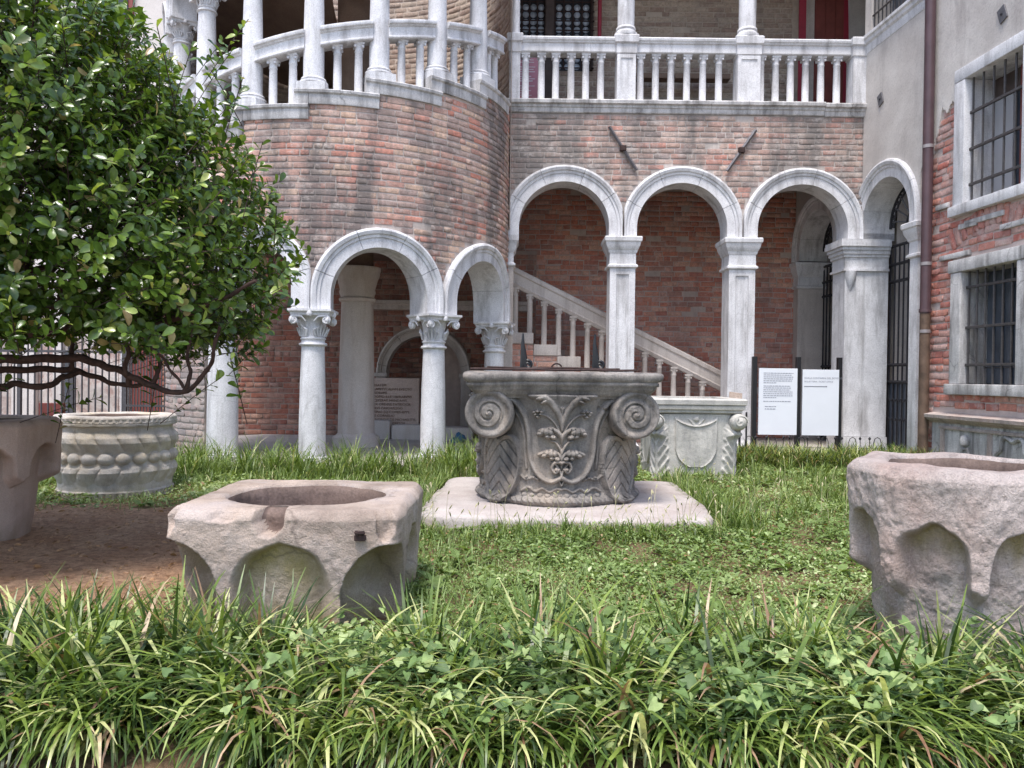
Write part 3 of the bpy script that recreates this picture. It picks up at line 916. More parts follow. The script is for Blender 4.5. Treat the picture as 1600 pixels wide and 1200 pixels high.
# ================================================================== arcade with the balcony above
log = thing('arcade', (2.2, 10.5, 0), 'brick arcade of three white arches on square pillars with a balcony balustrade', 'arcade')
LSP, LST, LRI, LRO = 2.83, .125, .59, .80
LC = [.655, 2.197, 3.775]
LP = [-.12, 1.425, 2.985, 4.56]
def log_low(s):
    z = LSP
    for c in LC:
        d = abs(s - c)
        if d < LRO - .03: z = max(z, LSP + LST + math.sqrt(max(0, (LRO - .03) ** 2 - d * d)))
    return z
wl = strip_wall(LOG, -.14, 4.575, 400, log_low, lambda s: 4.44, .30, 'wall', M_['mo_l'], log)
lay_bricks(LOG, wl, 2.86, 4.43, -.10, 4.57, [arch_hole(c, LSP, LST, LRO) for c in LC], 'l', 31, L=.225, H=.0715, seen=lambda px, py: px > 797)
for i, c in enumerate(LC):
    archivolt(LOG, log, c, LSP, LST, LRI, LRO, M_['marble'], .34, (LP[i] + .012 if i else -.14, LP[i + 1] - .012), 5, 50, 81 + i)
# square pillars
def pillar(parent, x, hw, y0, y1, zt, name='pillar', half=False):
    c = part_empty(name, (x, (y0 + y1) / 2, .07), parent)
    ym = (y0 + y1) / 2; hy = (y1 - y0) / 2
    zn = zt - .41
    b = MB()
    b.box(x - hw, x + hw, y0, y1, .20, zn)
    b.build('shaft', M_['marble'], c)
    # raised border on the front leaves a sunk panel
    f = MB()
    for (a0, a1, q0, q1) in ((-hw, -hw + .085, .202, zn - .002), (hw - .085, hw, .202, zn - .002), (-hw + .085, hw - .085, zn - .08, zn - .002), (-hw + .085, hw - .085, .202, .3)):
        f.box(x + a0, x + a1, y0 - .018, y0 - .001, q0, q1)
    f.box(x - hw + .1, x - hw + .115, y0 - .01, y0 - .001, .32, zn - .1).box(x + hw - .115, x + hw - .1, y0 - .01, y0 - .001, .32, zn - .1)
    f.build('panel_border', M_['marble'], c)
    M = Matrix.Translation((x, ym, 0))
    MB().sqlathe([(hw + .07, hy + .07, .0), (hw + .07, hy + .07, .11), (hw + .05, hy + .05, .13), (hw + .02, hy + .02, .2)], M).build('base', M_['marble'], c)
    MB().sqlathe([(hw + .005, hy + .02, zn + .001), (hw + .03, hy + .045, zn + .015), (hw + .03, hy + .045, zn + .04), (hw + .008, hy + .02, zn + .055), (hw + .004, hy + .02, zn + .19), (hw + .02, hy + .03, zn + .205), (hw + .025, hy + .035, zn + .235), (hw + .035, hy + .05, zn + .25), (hw + .055, hy + .07, zn + .30), (hw + .06, hy + .075, zn + .335), (hw + .075, hy + .09, zn + .35), (hw + .078, hy + .094, zn + .395), (hw + .07, hy + .085, zn + .409)], M).build('capital', M_['marble'], c, angle=25)
    return c
pillar(log, LP[1], .165, 10.47, 10.80, LSP)
pillar(log, LP[2], .17, 10.47, 10.80, LSP)
# half pilaster against the tower
c = part_empty('pilaster', (-.05, 10.6, 1.7), log)
MB().box(-.16, 0.0, 10.46, 10.8, .1, 2.42).build('shaft', M_['marble_warm'], c)
MB().sqlathe([(.09, .18, 2.422), (.115, .2, 2.44), (.115, .2, 2.46), (.09, .18, 2.48), (.09, .18, 2.6), (.12, .21, 2.65), (.13, .22, 2.72), (.155, .24, 2.76), (.155, .24, 2.828)], Matrix.Translation((-.09, 10.63, 0))).build('capital', M_['marble'], c, angle=25)
# cornice, balustrade
bal = part_empty('balustrade', (2.2, 10.5, 4.5), log)
for (a, b_) in ((-.12, 1.52), (1.524, 3.03), (3.034, 4.03), (4.034, 4.66)):
    dz = .0 if a < 4 else -.012
    sprofile(LOG, [(-.3, 4.441 + dz), (.02, 4.441 + dz), (.03, 4.452 + dz), (.035, 4.50 + dz), (.05, 4.512 + dz), (.05, 4.54 + dz), (.085, 4.553 + dz), (.09, 4.59 + dz), (.075, 4.605 + dz), (-.3, 4.605 + dz)], a, b_).build('cornice_stone', M_['marble_grey'], bal, angle=25)
ZB, ZR0, ZR1 = 4.606, 5.235, 5.43
peds = [(807 - 15, 804), (956, 985), (1143, 1178), (1323, 1345)]
pedx = [(-.085, .055), (1.315, 1.56), (2.885, 3.18), (4.39, 4.575)]
for i, (x0, x1) in enumerate(pedx):
    xm, hw = (x0 + x1) / 2, (x1 - x0) / 2
    pe = part_empty('pedestal', (xm, 10.55, ZB), bal)
    b = MB(); M = Matrix.Translation((xm, 10.56, 0))
    b.sqlathe([(hw, .11, ZB), (hw, .11, ZR0 - .03), (hw + .012, .125, ZR0 - .02), (hw + .012, .125, ZR1 - .1), (hw + .03, .15, ZR1 - .08), (hw + .035, .155, ZR1 + .005), (hw + .02, .14, ZR1 + .02)], M)
    b.build('block', M_['marble'], pe, angle=25)
    if i in (1, 2):
        f = MB()
        for (a0, a1, q0, q1) in ((-hw + .002, -hw + .045, ZB + .003, ZR0 - .04), (hw - .045, hw - .002, ZB + .003, ZR0 - .04), (-hw + .045, hw - .045, ZR0 - .085, ZR0 - .04), (-hw + .045, hw - .045, ZB + .003, ZB + .05)):
            f.box(xm + a0, xm + a1, 10.438, 10.4495, q0, q1)
        f.build('border', M_['marble'], pe)
        cl = part_empty('column', (xm, 10.56, ZR1 + .02), log)
        MB().lathe([(.15, 0), (.155, .02), (.15, .05), (.125, .07), (.118, .09), (.13, .105), (.125, .125), (.11, .14)], 28, Matrix.Translation((xm, 10.56, ZR1 + .02))).build('base', M_['marble'], cl, angle=40)
        MB().lathe([(.11, ZR1 + .161), (.112, 6.0), (.096, 7.0)], 28, Matrix.Translation((xm, 10.56, 0))).build('shaft', M_['marble'], cl, angle=40)
    if i in (0,):
        MB().lathe([(.06, ZR1 + .02), (.065, ZR1 + .05), (.05, ZR1 + .1), (.045, 7.0)], 16, Matrix.Translation((xm + .01, 10.56, 0))).build('colonnette', M_['marble'], bal, angle=40)
railp = [(-.19, ZR0), (-.0, ZR0), (.012, ZR0 + .012), (.012, ZR0 + .11), (.03, ZR0 + .12), (.035, ZR0 + .135), (.05, ZR0 + .15), (.055, ZR0 + .175), (.045, ZR1 - .004), (-.19, ZR1 - .004)]
for (a, b_, nj) in ((.057, 1.313, 1), (1.562, 2.883, 0), (3.182, 4.388, 1)):
    cuts = [a, b_] if not nj else [a, a + (b_ - a) * .73, b_]
    for q in range(len(cuts) - 1):
        sprofile(LOG, railp, cuts[q] + .001, cuts[q + 1] - .002).build('rail', M_['marble'], bal, angle=25)
bal_l = baluster_mesh(ZR0 - ZB, .046, M_['marble'])
for xs in ((821, 846, 868.5, 892.5, 915.5, 939), (1001, 1025, 1049, 1074, 1099, 1124), (1190, 1213, 1236.5, 1260, 1284, 1309)):
    for px in xs:
        p = at(px, 120, 10.53)
        place('baluster', bal_l, bal, Matrix.Translation((p.x, 10.57, ZB)))
# iron tie plates
for (xa, ya, xb, yb) in ((952, 198, 995, 266), (1181, 203, 1136, 267)):
    A, B = at(xa, ya, 10.46), at(xb, yb, 10.46)
    ti = part_empty('tie_bar', (A + B) / 2, log)
    MB().tube([A, B], .022, 4).build('bar', M_['iron_grey'], ti)
    m = (A + B) / 2
    MB().box(m.x - .04, m.x + .04, 10.42, 10.49, m.z - .035, m.z + .035, bev=.008).build('wedge', M_['iron_rust'], ti)
# ceilings / floor slab, back walls of both storeys
MB().box(-.14, 4.55, 10.81, 12.7, 3.95, 4.43).build('floor_slab', M_['ceil'], log)
MB().box(-.4, 4.7, 10.3, 13, 7.3, 7.5).build('ceiling', M_['ceil'], log)
bk = MB().box(-1.2, 4.75, 12.6, 12.8, -.1, 3.95).build('back_wall', M_['mo_i'], log)
lay_bricks(Flat((0, 12.6), (1, 0), (0, -1)), bk, .07, 3.93, -.6, 4.43, [], 'i', 41, H=.0785, L=.24, seen=lambda px, py: (815 < px < 940 and py > 290) or (995 < px < 1125 and py > 300) or (1178 < px < 1240), rough=2)
bk2 = MB().box(-.6, 4.75, 12.6, 12.8, 4.43, 7.4).build('upper_back_wall', M_['mo_u'], log)
def wpx(px, d=12.6): return at(px, 60, d).x
WZ0, WZ1 = 1 + (587 - 112) * 12.6 / FPX, 7.2
win_holes = [(wpx(799), wpx(926))]
lay_bricks(Flat((0, 12.6), (1, 0), (0, -1)), bk2, 4.45, 7.2, -.5, wpx(1238), [rect_hole(win_holes[0][0], win_holes[0][1], WZ0, 9)], 'u', 43, H=.0785, L=.25, most=250, depth=.009)
# leaded windows with round panes behind an iron grille
for (xa, xb) in ((803, 851), (866, 922)):
    x0, x1 = wpx(xa), wpx(xb)
    w = part_empty('window', ((x0 + x1) / 2, 12.58, WZ0), log)
    MB().box(x0, x1, 12.585, 12.595, WZ0, 7.1).build('backing', M_['lead'], w)
    for (q0, q1) in ((x0 - .04, x0), (x1, x1 + .04)):
        MB().box(q0, q1, 12.50, 12.598, WZ0, 7.1).build('frame', M_['dark_wood'], w)
    r = .055
    rows = int(1.15 / .115); cols = int((x1 - x0) / .115)
    pm = MB().lathe([(.001, .014), (.02, .011), (.05, .003), (.051, 0)], 12, Matrix.Rotation(PI / 2, 4, 'X'), cap=False).mesh('pane', M_['glass_pale'], angle=60)
    for i in range(cols):
        for j in range(rows):
            place('pane', pm, w, Matrix.Translation((x0 + (i + .5) * (x1 - x0) / cols, 12.583, WZ0 + .06 + j * .115)))
    for i in range(5):
        x = x0 + (x1 - x0) * i / 4
        MB().tube([(x, 12.46, WZ0 - .03), (x, 12.46, 7.1)], .011, 6).build('grille_bar', M_['iron_rust'], w)
    for j in range(8):
        MB().tube([(x0 - .05, 12.47, WZ0 + j * .145), (x1 + .05, 12.47, WZ0 + j * .145)], .010, 6).build('grille_bar', M_['iron_rust'], w)
x = wpx(858); MB().box(x - .07, x + .07, 12.40, 12.599, 4.44, 7.2, bev=.02).build('mullion', M_['dark_wood'], log)
x = at(937, 30, 12.3).x
MB().tube([(x, 12.3, 4.44), (x, 12.3, 7.2)], .032, 10).build('red_pole', M_['red_paint'], log, angle=40)
# red door with a jamb and red hangings at the far right of the balcony
x0, x1, x2, x3 = [at(q, 60, 12.5).x for q in (1241, 1252, 1272, 1318)]
dr = part_empty('door', (x2, 12.5, 4.44), log)
MB().box(x2, x3, 12.5, 12.56, 4.44, 7.2).build('leaf', M_['red_wood'], dr)
for q in range(3):
    MB().box(x2 + .02 + q * .155, x2 + .16 + q * .155, 12.485, 12.4985, 4.5, 7.15).build('board', M_['red_wood'], dr)
MB().box(x1 + .012, x2 - .006, 12.48, 12.59, 4.44, 7.2).build('jamb', M_['marble_warm'], dr)
bn = MB(); bn.box(x0, x1, 12.3, 12.315, 4.5, 7.2); bn.build('hanging', M_['red_paint'], log)
bn = MB(); bn.prism([(x3 - .02, 4.6), (x3 + .05, 4.6), (x3 + .03, 5.4), (x3 + .06, 5.9), (x3 + .02, 7.2), (x3 - .03, 7.2)], 'y', 12.42, 12.435); bn.build('hanging', M_['red_paint'], log)
MB().box(x3 + .07, 7.0, 12.45, 12.59, 4.0, 7.4).build('pier', M_['plaster'], log)
# bench-like stone rail seen over the balustrade
for (qa, qb) in ((988, 1045), (1054, 1140)):
    xa, xb = at(qa, 60, 12.3).x, at(qb, 60, 12.3).x
    MB().box(xa, xb, 12.2, 12.4, 5.55, 5.63, bev=.01).build('shelf', M_['soffit'], log, angle=30)
# information board behind the balusters
xa, xb = at(803, 100, 11.6).x, at(842, 100, 11.6).x
z0, z1 = at(820, 157, 11.6).z, at(820, 85, 11.6).z
ib = thing('notice_board', ((xa + xb) / 2, 11.6, 4.5), 'pink notice board with white print behind the balcony balusters', 'board')
MB().box(xa, xb, 11.6, 11.62, z0 - .15, z1).build('panel', M_['pink'], ib)
rd = random.Random(5)
for i in range(17):
    z = z1 - .05 - i * .034
    if i in (3, 11): continue
    l = rd.uniform(.55, .92)
    MB().box(xa + .02, xa + .02 + (xb - xa - .04) * l, 11.597, 11.599, z, z + (.010 if i not in (0, 10) else .016)).build('print_line', M_['white_print'], ib)
MB().box(xa + .05, xa + .08, 11.63, 11.66, 4.44, z1 - .1).box(xb - .08, xb - .05, 11.63, 11.66, 4.44, z1 - .1).build('stand', M_['iron'], ib)

# ================================================================== staircase in the arcade
st = thing('staircase', (1.3, 11.3, 0), 'stone staircase climbing behind the arcade pillars with a sloping baluster rail', 'staircase')
SY = 11.3
A, B = at(800, 417, SY), at(1130, 583, SY)
slope = (B.z - A.z) / (B.x - A.x)
def rz(x): return A.z + (x - A.x) * slope
x0, x1 = A.x - .25, B.x + .02
prof = [(-.02, -.0), (.0, .02), (.10, .02), (.12, 0), (.12, -.05), (.10, -.07), (.105, -.2), (.115, -.215), (.11, -.26), (.01, -.26), (-.015, -.21), (.0, -.19), (.0, -.07), (-.02, -.05)]
V, F = [], []
for xx in (x0, x1):
    for (yy, zz) in prof: V.append((xx, SY + yy, rz(xx) + zz))
m = len(prof)
for j in range(m): F.append((j, (j + 1) % m, m + (j + 1) % m, m + j))
F += [tuple(range(m)), tuple(range(2 * m - 1, m - 1, -1))]
MB().add(V, F).build('rail', M_['marble_warm'], st, angle=25)
hb = .66
bs = baluster_mesh(hb, .040, M_['marble_warm'])
k = 0
xx = x0 + .1
while xx < x1 - .1:
    place('baluster', bs, st, Matrix.Translation((xx, SY + .05, rz(xx) - .255 - hb)))
    xx += .205
ZN = 12
for i in range(ZN):
    xa = x0 - .1 + i * .335
    if xa > x1 - .2: break
    zt = rz(xa + .16) - .255 - hb + .06
    if zt < .1: break
    MB().box(xa, xa + .33, SY - .02, SY + .22, zt - .155, zt, bev=.01).build('string_stone', M_['marble_warm'], st, angle=25)
    MB().box(xa, xa + .333, SY + .222, 12.55, zt - .155, zt - .01, bev=.008).build('step', M_['marble_grey'], st, angle=25)
    w = MB().box(xa + .001, xa + .332, SY + .012, SY + .2, .07, zt - .157).build('side_wall', M_['mo_i'], st)
    lay_bricks(Flat((0, SY + .012), (1, 0), (0, -1)), w, .08, zt - .16, xa, xa + .333, [], 'i', 60 + i, most=18, H=.08)

# ================================================================== house on the right
rh = thing('house', (5.2, 8.5, 0), 'plastered house with red brick below, barred windows and arched iron gates', 'house')
plm, bmo = M_['plaster'], M_['mo_r']
ARC1 = (.555, LSP, LST, .555, .77)
WA = (1.96, 3.17, 2.74, 4.29)      # outer frame of the upper window (s0,s1,z0,z1)
WB = (1.95, 3.14, .86, 2.28)
WC = (.16, .98, 5.46, 6.8)
def quad_wall(cells, name, mat, th=.3, o=0.0):
    b = MB()
    for (s0, s1, z0, z1) in cells:
        V = [RW.M(s, z, oo) for oo in (o, o - th) for (s, z) in ((s0, z0), (s1, z0), (s1, z1), (s0, z1))]
        b.add(V, [(0, 1, 2, 3), (4, 7, 6, 5), (0, 4, 5, 1), (1, 5, 6, 2), (2, 6, 7, 3), (3, 7, 4, 0)])
    return b.build(name, mat, rh)
SE = 5.2
i_ = .2
def inner(W): return (W[0] + .17, W[1] - .17, W[2] + .11, W[3] - .13)
cells = [(1.2, 1.95, -.1, 5.2), (1.95, SE, -.1, .9), (1.95, 2.08, .9, 2.2), (3.0, SE, .9, 2.2), (1.95, SE, 2.2, 2.8), (1.95, 2.09, 2.8, 4.2), (3.05, SE, 2.8, 4.2), (1.95, SE, 4.2, 5.2)]
wr = quad_wall(cells, 'brick_wall', bmo)
wp = RW
def pl_low(s):
    # ragged lower edge of the plaster
    pts = [(-2.3, 3.5), (1.30, 3.42), (1.36, 3.40), (1.45, 3.35), (1.52, 3.60), (1.62, 3.78), (1.72, 3.92), (1.85, 3.95), (1.95, 3.98), (1.97, 4.29), (5.3, 4.31)]
    z = np.interp(s, [p[0] for p in pts], [p[1] for p in pts])
    return float(z + (.11 * float(fbm(s * 11, 3.1, 0, 4, 9)) if 1.34 < s < 1.955 else 0))
def r_low(s):
    d = abs(s - ARC1[0])
    if s < 1.325: return LSP + LST + math.sqrt(max(0, .74 ** 2 - d * d)) if d < .74 else LSP
    return pl_low(s)
def strip_open(s0, s1, ns, low, top, th, name, mat, o):
    V, F = [], []
    for i in range(ns + 1):
        s = s0 + (s1 - s0) * i / ns
        V += [RW.M(s, low(s), o), RW.M(s, top(s), o), RW.M(s, top(s), o - th), RW.M(s, low(s), o - th)]
    for i in range(ns):
        p, q = i * 4, i * 4 + 4
        for k in range(4): F.append((p + k, q + k, q + (k + 1) % 4, p + (k + 1) % 4))
    F.append((0, 1, 2, 3)); F.append((ns * 4 + 3, ns * 4 + 2, ns * 4 + 1, ns * 4))
    return MB().add(V, F).build(name, mat, rh)
strip_open(0.0, 5.2, 600, r_low, lambda s: 5.24 if s < 1.5 else 7.2, .05, 'plaster', plm, .026)
strip_open(0.0, 1.2, 120, lambda s: r_low(s) + .01, lambda s: 5.2, .3, 'wall_core', plm, -.03)
quad_wall([(0, .16, 5.24, 7.2), (.98, 1.5, 5.24, 7.2), (.16, .98, 6.8, 7.2), (.16, .98, 5.24, 5.46)], 'upper_wall', plm, .3, .024)
lay_bricks(RW, wr, .02, 4.25, 1.335, SE, [rect_hole(WA[0] - .005, WA[1] + .005, WA[2], WA[3]), rect_hole(WB[0] - .03, WB[1] + .02, WB[2], WB[3] + .03), rect_hole(1.60, 4.2, .0, .66)], 'r', 51, H=.0765, L=.25,
           depth=.013, ztop=lambda s: pl_low(s) + .05, flat_tilt=.05, rough=2.5)
# rough arch of bricks over the lower window
for i in range(15):
    u = i / 14
    s = 1.92 + 1.3 * u; z = 2.40 + .26 * math.sin(PI * (u * .8 + .12))
    tl = (.5 - u) * 1.0
    T, N = RW.frame(s); up = Vector((0, 0, 1))
    T2 = T * math.cos(tl) + up * math.sin(tl); U2 = up * math.cos(tl) - T * math.sin(tl)
    B = Matrix((T2 * .072, -N * .024, U2 * .2)).transposed().to_4x4(); B.translation = RW.M(s, z, 0)
    place('brick', brick_mesh(i % 6, M_['bo_r']), wr, B)
for (s, z, l) in ((1.98, 2.335, .5), (2.45, 2.64, .6), (2.2, 2.62, .3), (1.75, 2.9, .22), (2.9, 2.5, .4)):
    b = MB(); T, N = RW.frame(s)
    Mx = Matrix((T, -N, Vector((0, 0, 1)))).transposed().to_4x4(); Mx.translation = RW.M(s, z, .03)
    b.box(-l / 2, l / 2, -.012, .04, -.028, .028, Mx, bev=.012); b.build('stone', M_['marble_grey'], wr, angle=30)
# windows: stone frame, sill, bars, panes
def window(W, ref, mat, rough, nv, zbars, style):
    s0, s1, z0, z1 = W
    w = part_empty('window', RW.M((s0 + s1) / 2, z0, 0), rh)
    fw = .175; sill = .11; lin = .135
    def slab(a, b_, c, d, o0, o1, name, mt, bev=.012, tl=0):
        T, N = RW.frame(0)
        Mx = Matrix((T, -N, Vector((0, 0, 1)))).transposed().to_4x4(); Mx.translation = RW.M(0, 0, 0)
        bb = MB().box(a, b_, -o1, -o0, c, d, Mx, bev=bev)
        return bb.build(name, mt, w, angle=30)
    slab(s0, s0 + fw, z0 + sill + .002, z1 - lin - .002, -.3, .05, 'jamb', mat)
    slab(s1 - fw, s1, z0 + sill + .002, z1 - lin - .002, -.3, .05, 'jamb', mat)
    slab(s0 - (.0 if style else .04), s1 + .0, z1 - lin, z1, -.3, .052 if style else .06, 'lintel', mat, .012 if style else .02)
    slab(s0 - .035, s1 + .03, z0, z0 + sill, -.3, .085, 'sill', mat)
    a, b_, c, d = s0 + fw, s1 - fw, z0 + sill, z1 - lin
    for i in range(nv):
        s = a + .03 + (b_ - a - .06) * i / (nv - 1)
        MB().tube([RW.M(s, c - .01, -.03), RW.M(s, d + .01, -.03)], .0125, 6).build('bar', M_['bars'], w, angle=40)
    for z in zbars:
        p, q = RW.M(a - .02, z, -.03), RW.M(b_ + .02, z, -.03)
        slab(a - .015, b_ + .015, z - .014, z + .014, -.04, -.012, 'cross_bar', M_['bars'], .003)
    if style:
        slab(a, b_, c, d, -.36, -.34, 'pane', M_['glass_blue'], 0)
        mid = (a + b_) / 2
        slab(mid - .03, mid + .03, c, d, -.33, -.27, 'mullion', M_['red_wood'], .004)
        slab(a, a + .28, c, d - .22, -.30, -.285, 'shutter', M_['curtain'], .004)
        slab(a, b_, d - .2, d - .01, -.30, -.28, 'blind', M_['dark_wood'], .004)
    else:
        slab(a, b_, c, d, -.28, -.26, 'shutter', M_['glass_blue'], 0)
        for i in range(6):
            s = a + (b_ - a) * (i + .5) / 6
            slab(s - .045, s + .045, c + .01, d - .03, -.255, -.235, 'board', M_['glass_blue'], .004)
        slab(a, b_, c + .17, c + .185, -.232, -.225, 'strip', M_['bars'], .002)
    return w
window(WA, RW, M_['marble'], 0, 6, (3.05, 3.42, 3.80), 1)
window(WB, RW, M_['marble_grey'], 1, 7, (1.17, 1.56, 1.98), 0)
# string course and high window
sprofile(RW, [(.0, 5.235), (.03, 5.235), (.035, 5.25), (.035, 5.34), (.06, 5.36), (.065, 5.4), (.09, 5.415), (.09, 5.45), (.0, 5.46)], .0, 1.5).build('string_course', M_['marble'], rh, angle=25)
w = part_empty('window', RW.M(.57, 5.5, 0), rh)
MB().add([RW.M(s, z, -.25) for s, z in ((.16, 5.46), (.98, 5.46), (.98, 6.8), (.16, 6.8))], [(0, 1, 2, 3)]).build('pane', M_['glass_blue'], w)
for i in range(9):
    s = .19 + i * .095
    MB().tube([RW.M(s, 5.46, .0), RW.M(s, 6.8, .0)], .010, 6).build('bar', M_['bars'], w)
for z in (5.68, 6.1): MB().tube([RW.M(.17, z, .012), RW.M(.97, z, .012)], .012, 6).build('cross_bar', M_['bars'], w)
# square tie plates on the plaster, little number plate
for (px, py, s, tl) in ((1365, 157, .43, .3), (1551, 25, 2.68, .35)):
    T, N = RW.frame(s)
    z = 1 + (587 - py + .0125 * (px - 800)) * RW.M(s, 0, 0).y / FPX
    Mx = Matrix((T, -N, Vector((0, 0, 1)))).transposed().to_4x4(); Mx.translation = RW.M(s, z, .03)
    Mx = Mx @ Matrix.Rotation(-.35, 4, 'Y')
    ti = part_empty('tie_plate', RW.M(s, z, .03), rh)
    MB().box(-.055, .055, -.012, .0, -.075, .075, Mx, bev=.003).build('plate', M_['iron_grey'], ti)
    MB().lathe([(.014, 0), (.014, .01), (.001, .016)], 8, Mx @ Matrix.Translation((0, -.012, 0)) @ Matrix.Rotation(PI / 2, 4, 'X')).build('bolt', M_['iron'], ti)
T, N = RW.frame(1.42)
Mx = Matrix((T, -N, Vector((0, 0, 1)))).transposed().to_4x4(); Mx.translation = RW.M(1.43, 3.74, .03)
npl = part_empty('number_plate', RW.M(1.43, 3.74, .03), rh)
MB().box(-.05, .05, -.02, 0, -.05, .05, Mx, bev=.004).build('plate', M_['marble'], npl)
MB().box(-.022, .022, -.024, -.0205, -.025, .025, Mx).build('mark', M_['ink'], npl)
# drain pipe
dp = part_empty('drainpipe', RW.M(1.585, 0, .1), rh)
MB().tube([RW.M(1.585, 1.75, .1), RW.M(1.585, 7.2, .1)], .056, 16).build('pipe', M_['pipe'], dp, angle=40)
MB().tube([RW.M(1.585, 0.02, .1), RW.M(1.585, 1.748, .1)], .054, 16).build('lower_pipe', M_['pipe_rust'], dp, angle=40)
for z, r, mm in ((1.78, .066, 'pipe'), (1.55, .060, 'ring'), (2.30, .060, 'ring'), (3.60, .060, 'ring')):
    MB().tube([RW.M(1.585, z - .018, .1), RW.M(1.585, z + .018, .1)], r, 16).build('collar', M_[mm], dp, angle=40)
# arched gateways
def gateway(sc, zsp, near, far, idx):
    archivolt(RW, rh, sc, LSP, LST, .555, .77, M_['marble'], .42, (sc - .555 if idx == 0 else sc - .77, sc + .77), 5, 50, 90 + idx)
    g = part_empty('gate', RW.M(sc, .07, -.36), rh)
    a, b_ = sc - .555, sc + .555
    MB().add([RW.M(s, z, -.75) for s, z in ((a - .2, 0), (b_ + .2, 0), (b_ + .2, 3.7), (a - .2, 3.7))], [(0, 1, 2, 3)]).build('backing', M_['dark_wood'], g)
    for i in range(11):
        s = a + .03 + (b_ - a - .06) * i / 10
        MB().tube([RW.M(s, .1, -.36), RW.M(s, 2.72, -.36)], .012, 6).build('bar', M_['iron'], g, angle=40)
    for z in (.14, .98, 1.2, 2.28, 2.5, 2.74):
        MB().box(0, 1, -.02, .02, -.02, .02, Matrix(((*(RW.M(b_, 0, 0) - RW.M(a, 0, 0)).to_2d(), 0),)) if False else None) if False else None
        MB().tube([RW.M(a, z, -.355), RW.M(b_, z, -.355)], .021, 4).build('cross_bar', M_['iron'], g)
    for z in (.5, .75):
        pts = [RW.M(a + .05 + (b_ - a - .1) * q / 60, z + .02 * math.sin(q * 1.05), -.335) for q in range(61)]
        MB().tube(pts, .007, 5).build('scroll_band', M_['iron'], g)
    V = [RW.M(s, z, -.375) for s, z in ((a, .1), (b_, .1), (b_, .97), (a, .97))]
    MB().add(V, [(0, 1, 2, 3)]).build('plate', M_['glass_blue'], g)
    # fan light
    for i in range(9):
        an = PI * (i + .5) / 9
        MB().tube([RW.M(sc + .16 * math.cos(an), 2.98 + .16 * math.sin(an), -.36), RW.M(sc + .5 * math.cos(an), 2.98 + .5 * math.sin(an), -.36)], .011, 6).build('fan_bar', M_['iron_grey'], g)
    for r, tk in ((.16, .014), (.46, .014), (.545, .02)):
        MB().tube([RW.M(sc + r * math.cos(PI * q / 24), 2.98 + r * math.sin(PI * q / 24), -.36) for q in range(25)], tk, 6).build('ring', M_['iron'], g)
    for i in range(16):
        an = PI * (i + .5) / 16
        c = RW.M(sc + .50 * math.cos(an), 2.98 + .50 * math.sin(an), -.36)
        T, N = RW.frame(0)
        MB().tube(spiral_pts(c, T, Vector((0, 0, 1)), .036, 1.4, 14, an), .008, 5).build('scroll', M_['iron'], g)
    return g
gateway(ARC1[0], LSP, 0, 0, 0)
gateway(-1.36, LSP, 0, 0, 1)
# wall of the house inside the arcade, around the second gateway
def r2_low(s):
    d = abs(s + 1.36)
    return LSP + LST + math.sqrt(max(0, .74 ** 2 - d * d)) if d < .74 else -.05
strip_wall(RW, -2.16, -.34, 160, r2_low, lambda s: 4.0, .42, 'inner_wall', plm, rh)
# passage walls behind the gates and a partition deep in the house
def inner_plane(s0, o0, s1, o1, z0, z1, name, mat):
    V = [RW.M(s, z, o) for z in (z0, z1) for (s, o) in ((s0, o0), (s1, o1), (s1 - .12, o1), (s0 - .12, o0))]
    MB().add(V, [(0, 1, 2, 3), (4, 7, 6, 5), (0, 4, 5, 1), (1, 5, 6, 2), (2, 6, 7, 3), (3, 7, 4, 0)]).build(name, mat, rh)
inner_plane(-.01, -.46, -.01, -3.2, -.05, 4.2, 'passage_wall', M_['marble_warm'])
inner_plane(-2.0, -.46, -2.0, -3.2, -.05, 4.2, 'passage_wall', M_['marble_warm'])
V = [RW.M(s, z, o) for o in (-3.2, -3.3) for (s, z) in ((-2.6, -.1), (6, -.1), (6, 7.4), (-2.6, 7.4))]
MB().add(V, [(0, 1, 2, 3), (4, 7, 6, 5), (0, 4, 5, 1), (1, 5, 6, 2), (2, 6, 7, 3), (3, 7, 4, 0)]).build('partition', M_['plaster'], rh)
V = [RW.M(s, z, o) for z in (7.2, 7.35) for (s, o) in ((-2.6, .1), (6, .1), (6, -3.3), (-2.6, -3.3))]
MB().add(V, [(0, 1, 2, 3), (4, 7, 6, 5), (0, 4, 5, 1), (1, 5, 6, 2), (2, 6, 7, 3), (3, 7, 4, 0)]).build('roof', M_['ceil'], rh)
V = [RW.M(s, z, o) for z in (4.25, 4.4) for (s, o) in ((-2.6, -.31), (1.6, -.31), (1.6, -3.2), (-2.6, -3.2))]
MB().add(V, [(0, 1, 2, 3), (4, 7, 6, 5), (0, 4, 5, 1), (1, 5, 6, 2), (2, 6, 7, 3), (3, 7, 4, 0)]).build('inner_floor', M_['ceil'], rh)
inner_plane(0.0, -.31, 0.0, -3.2, 4.2, 7.3, 'partition', M_['plaster'])
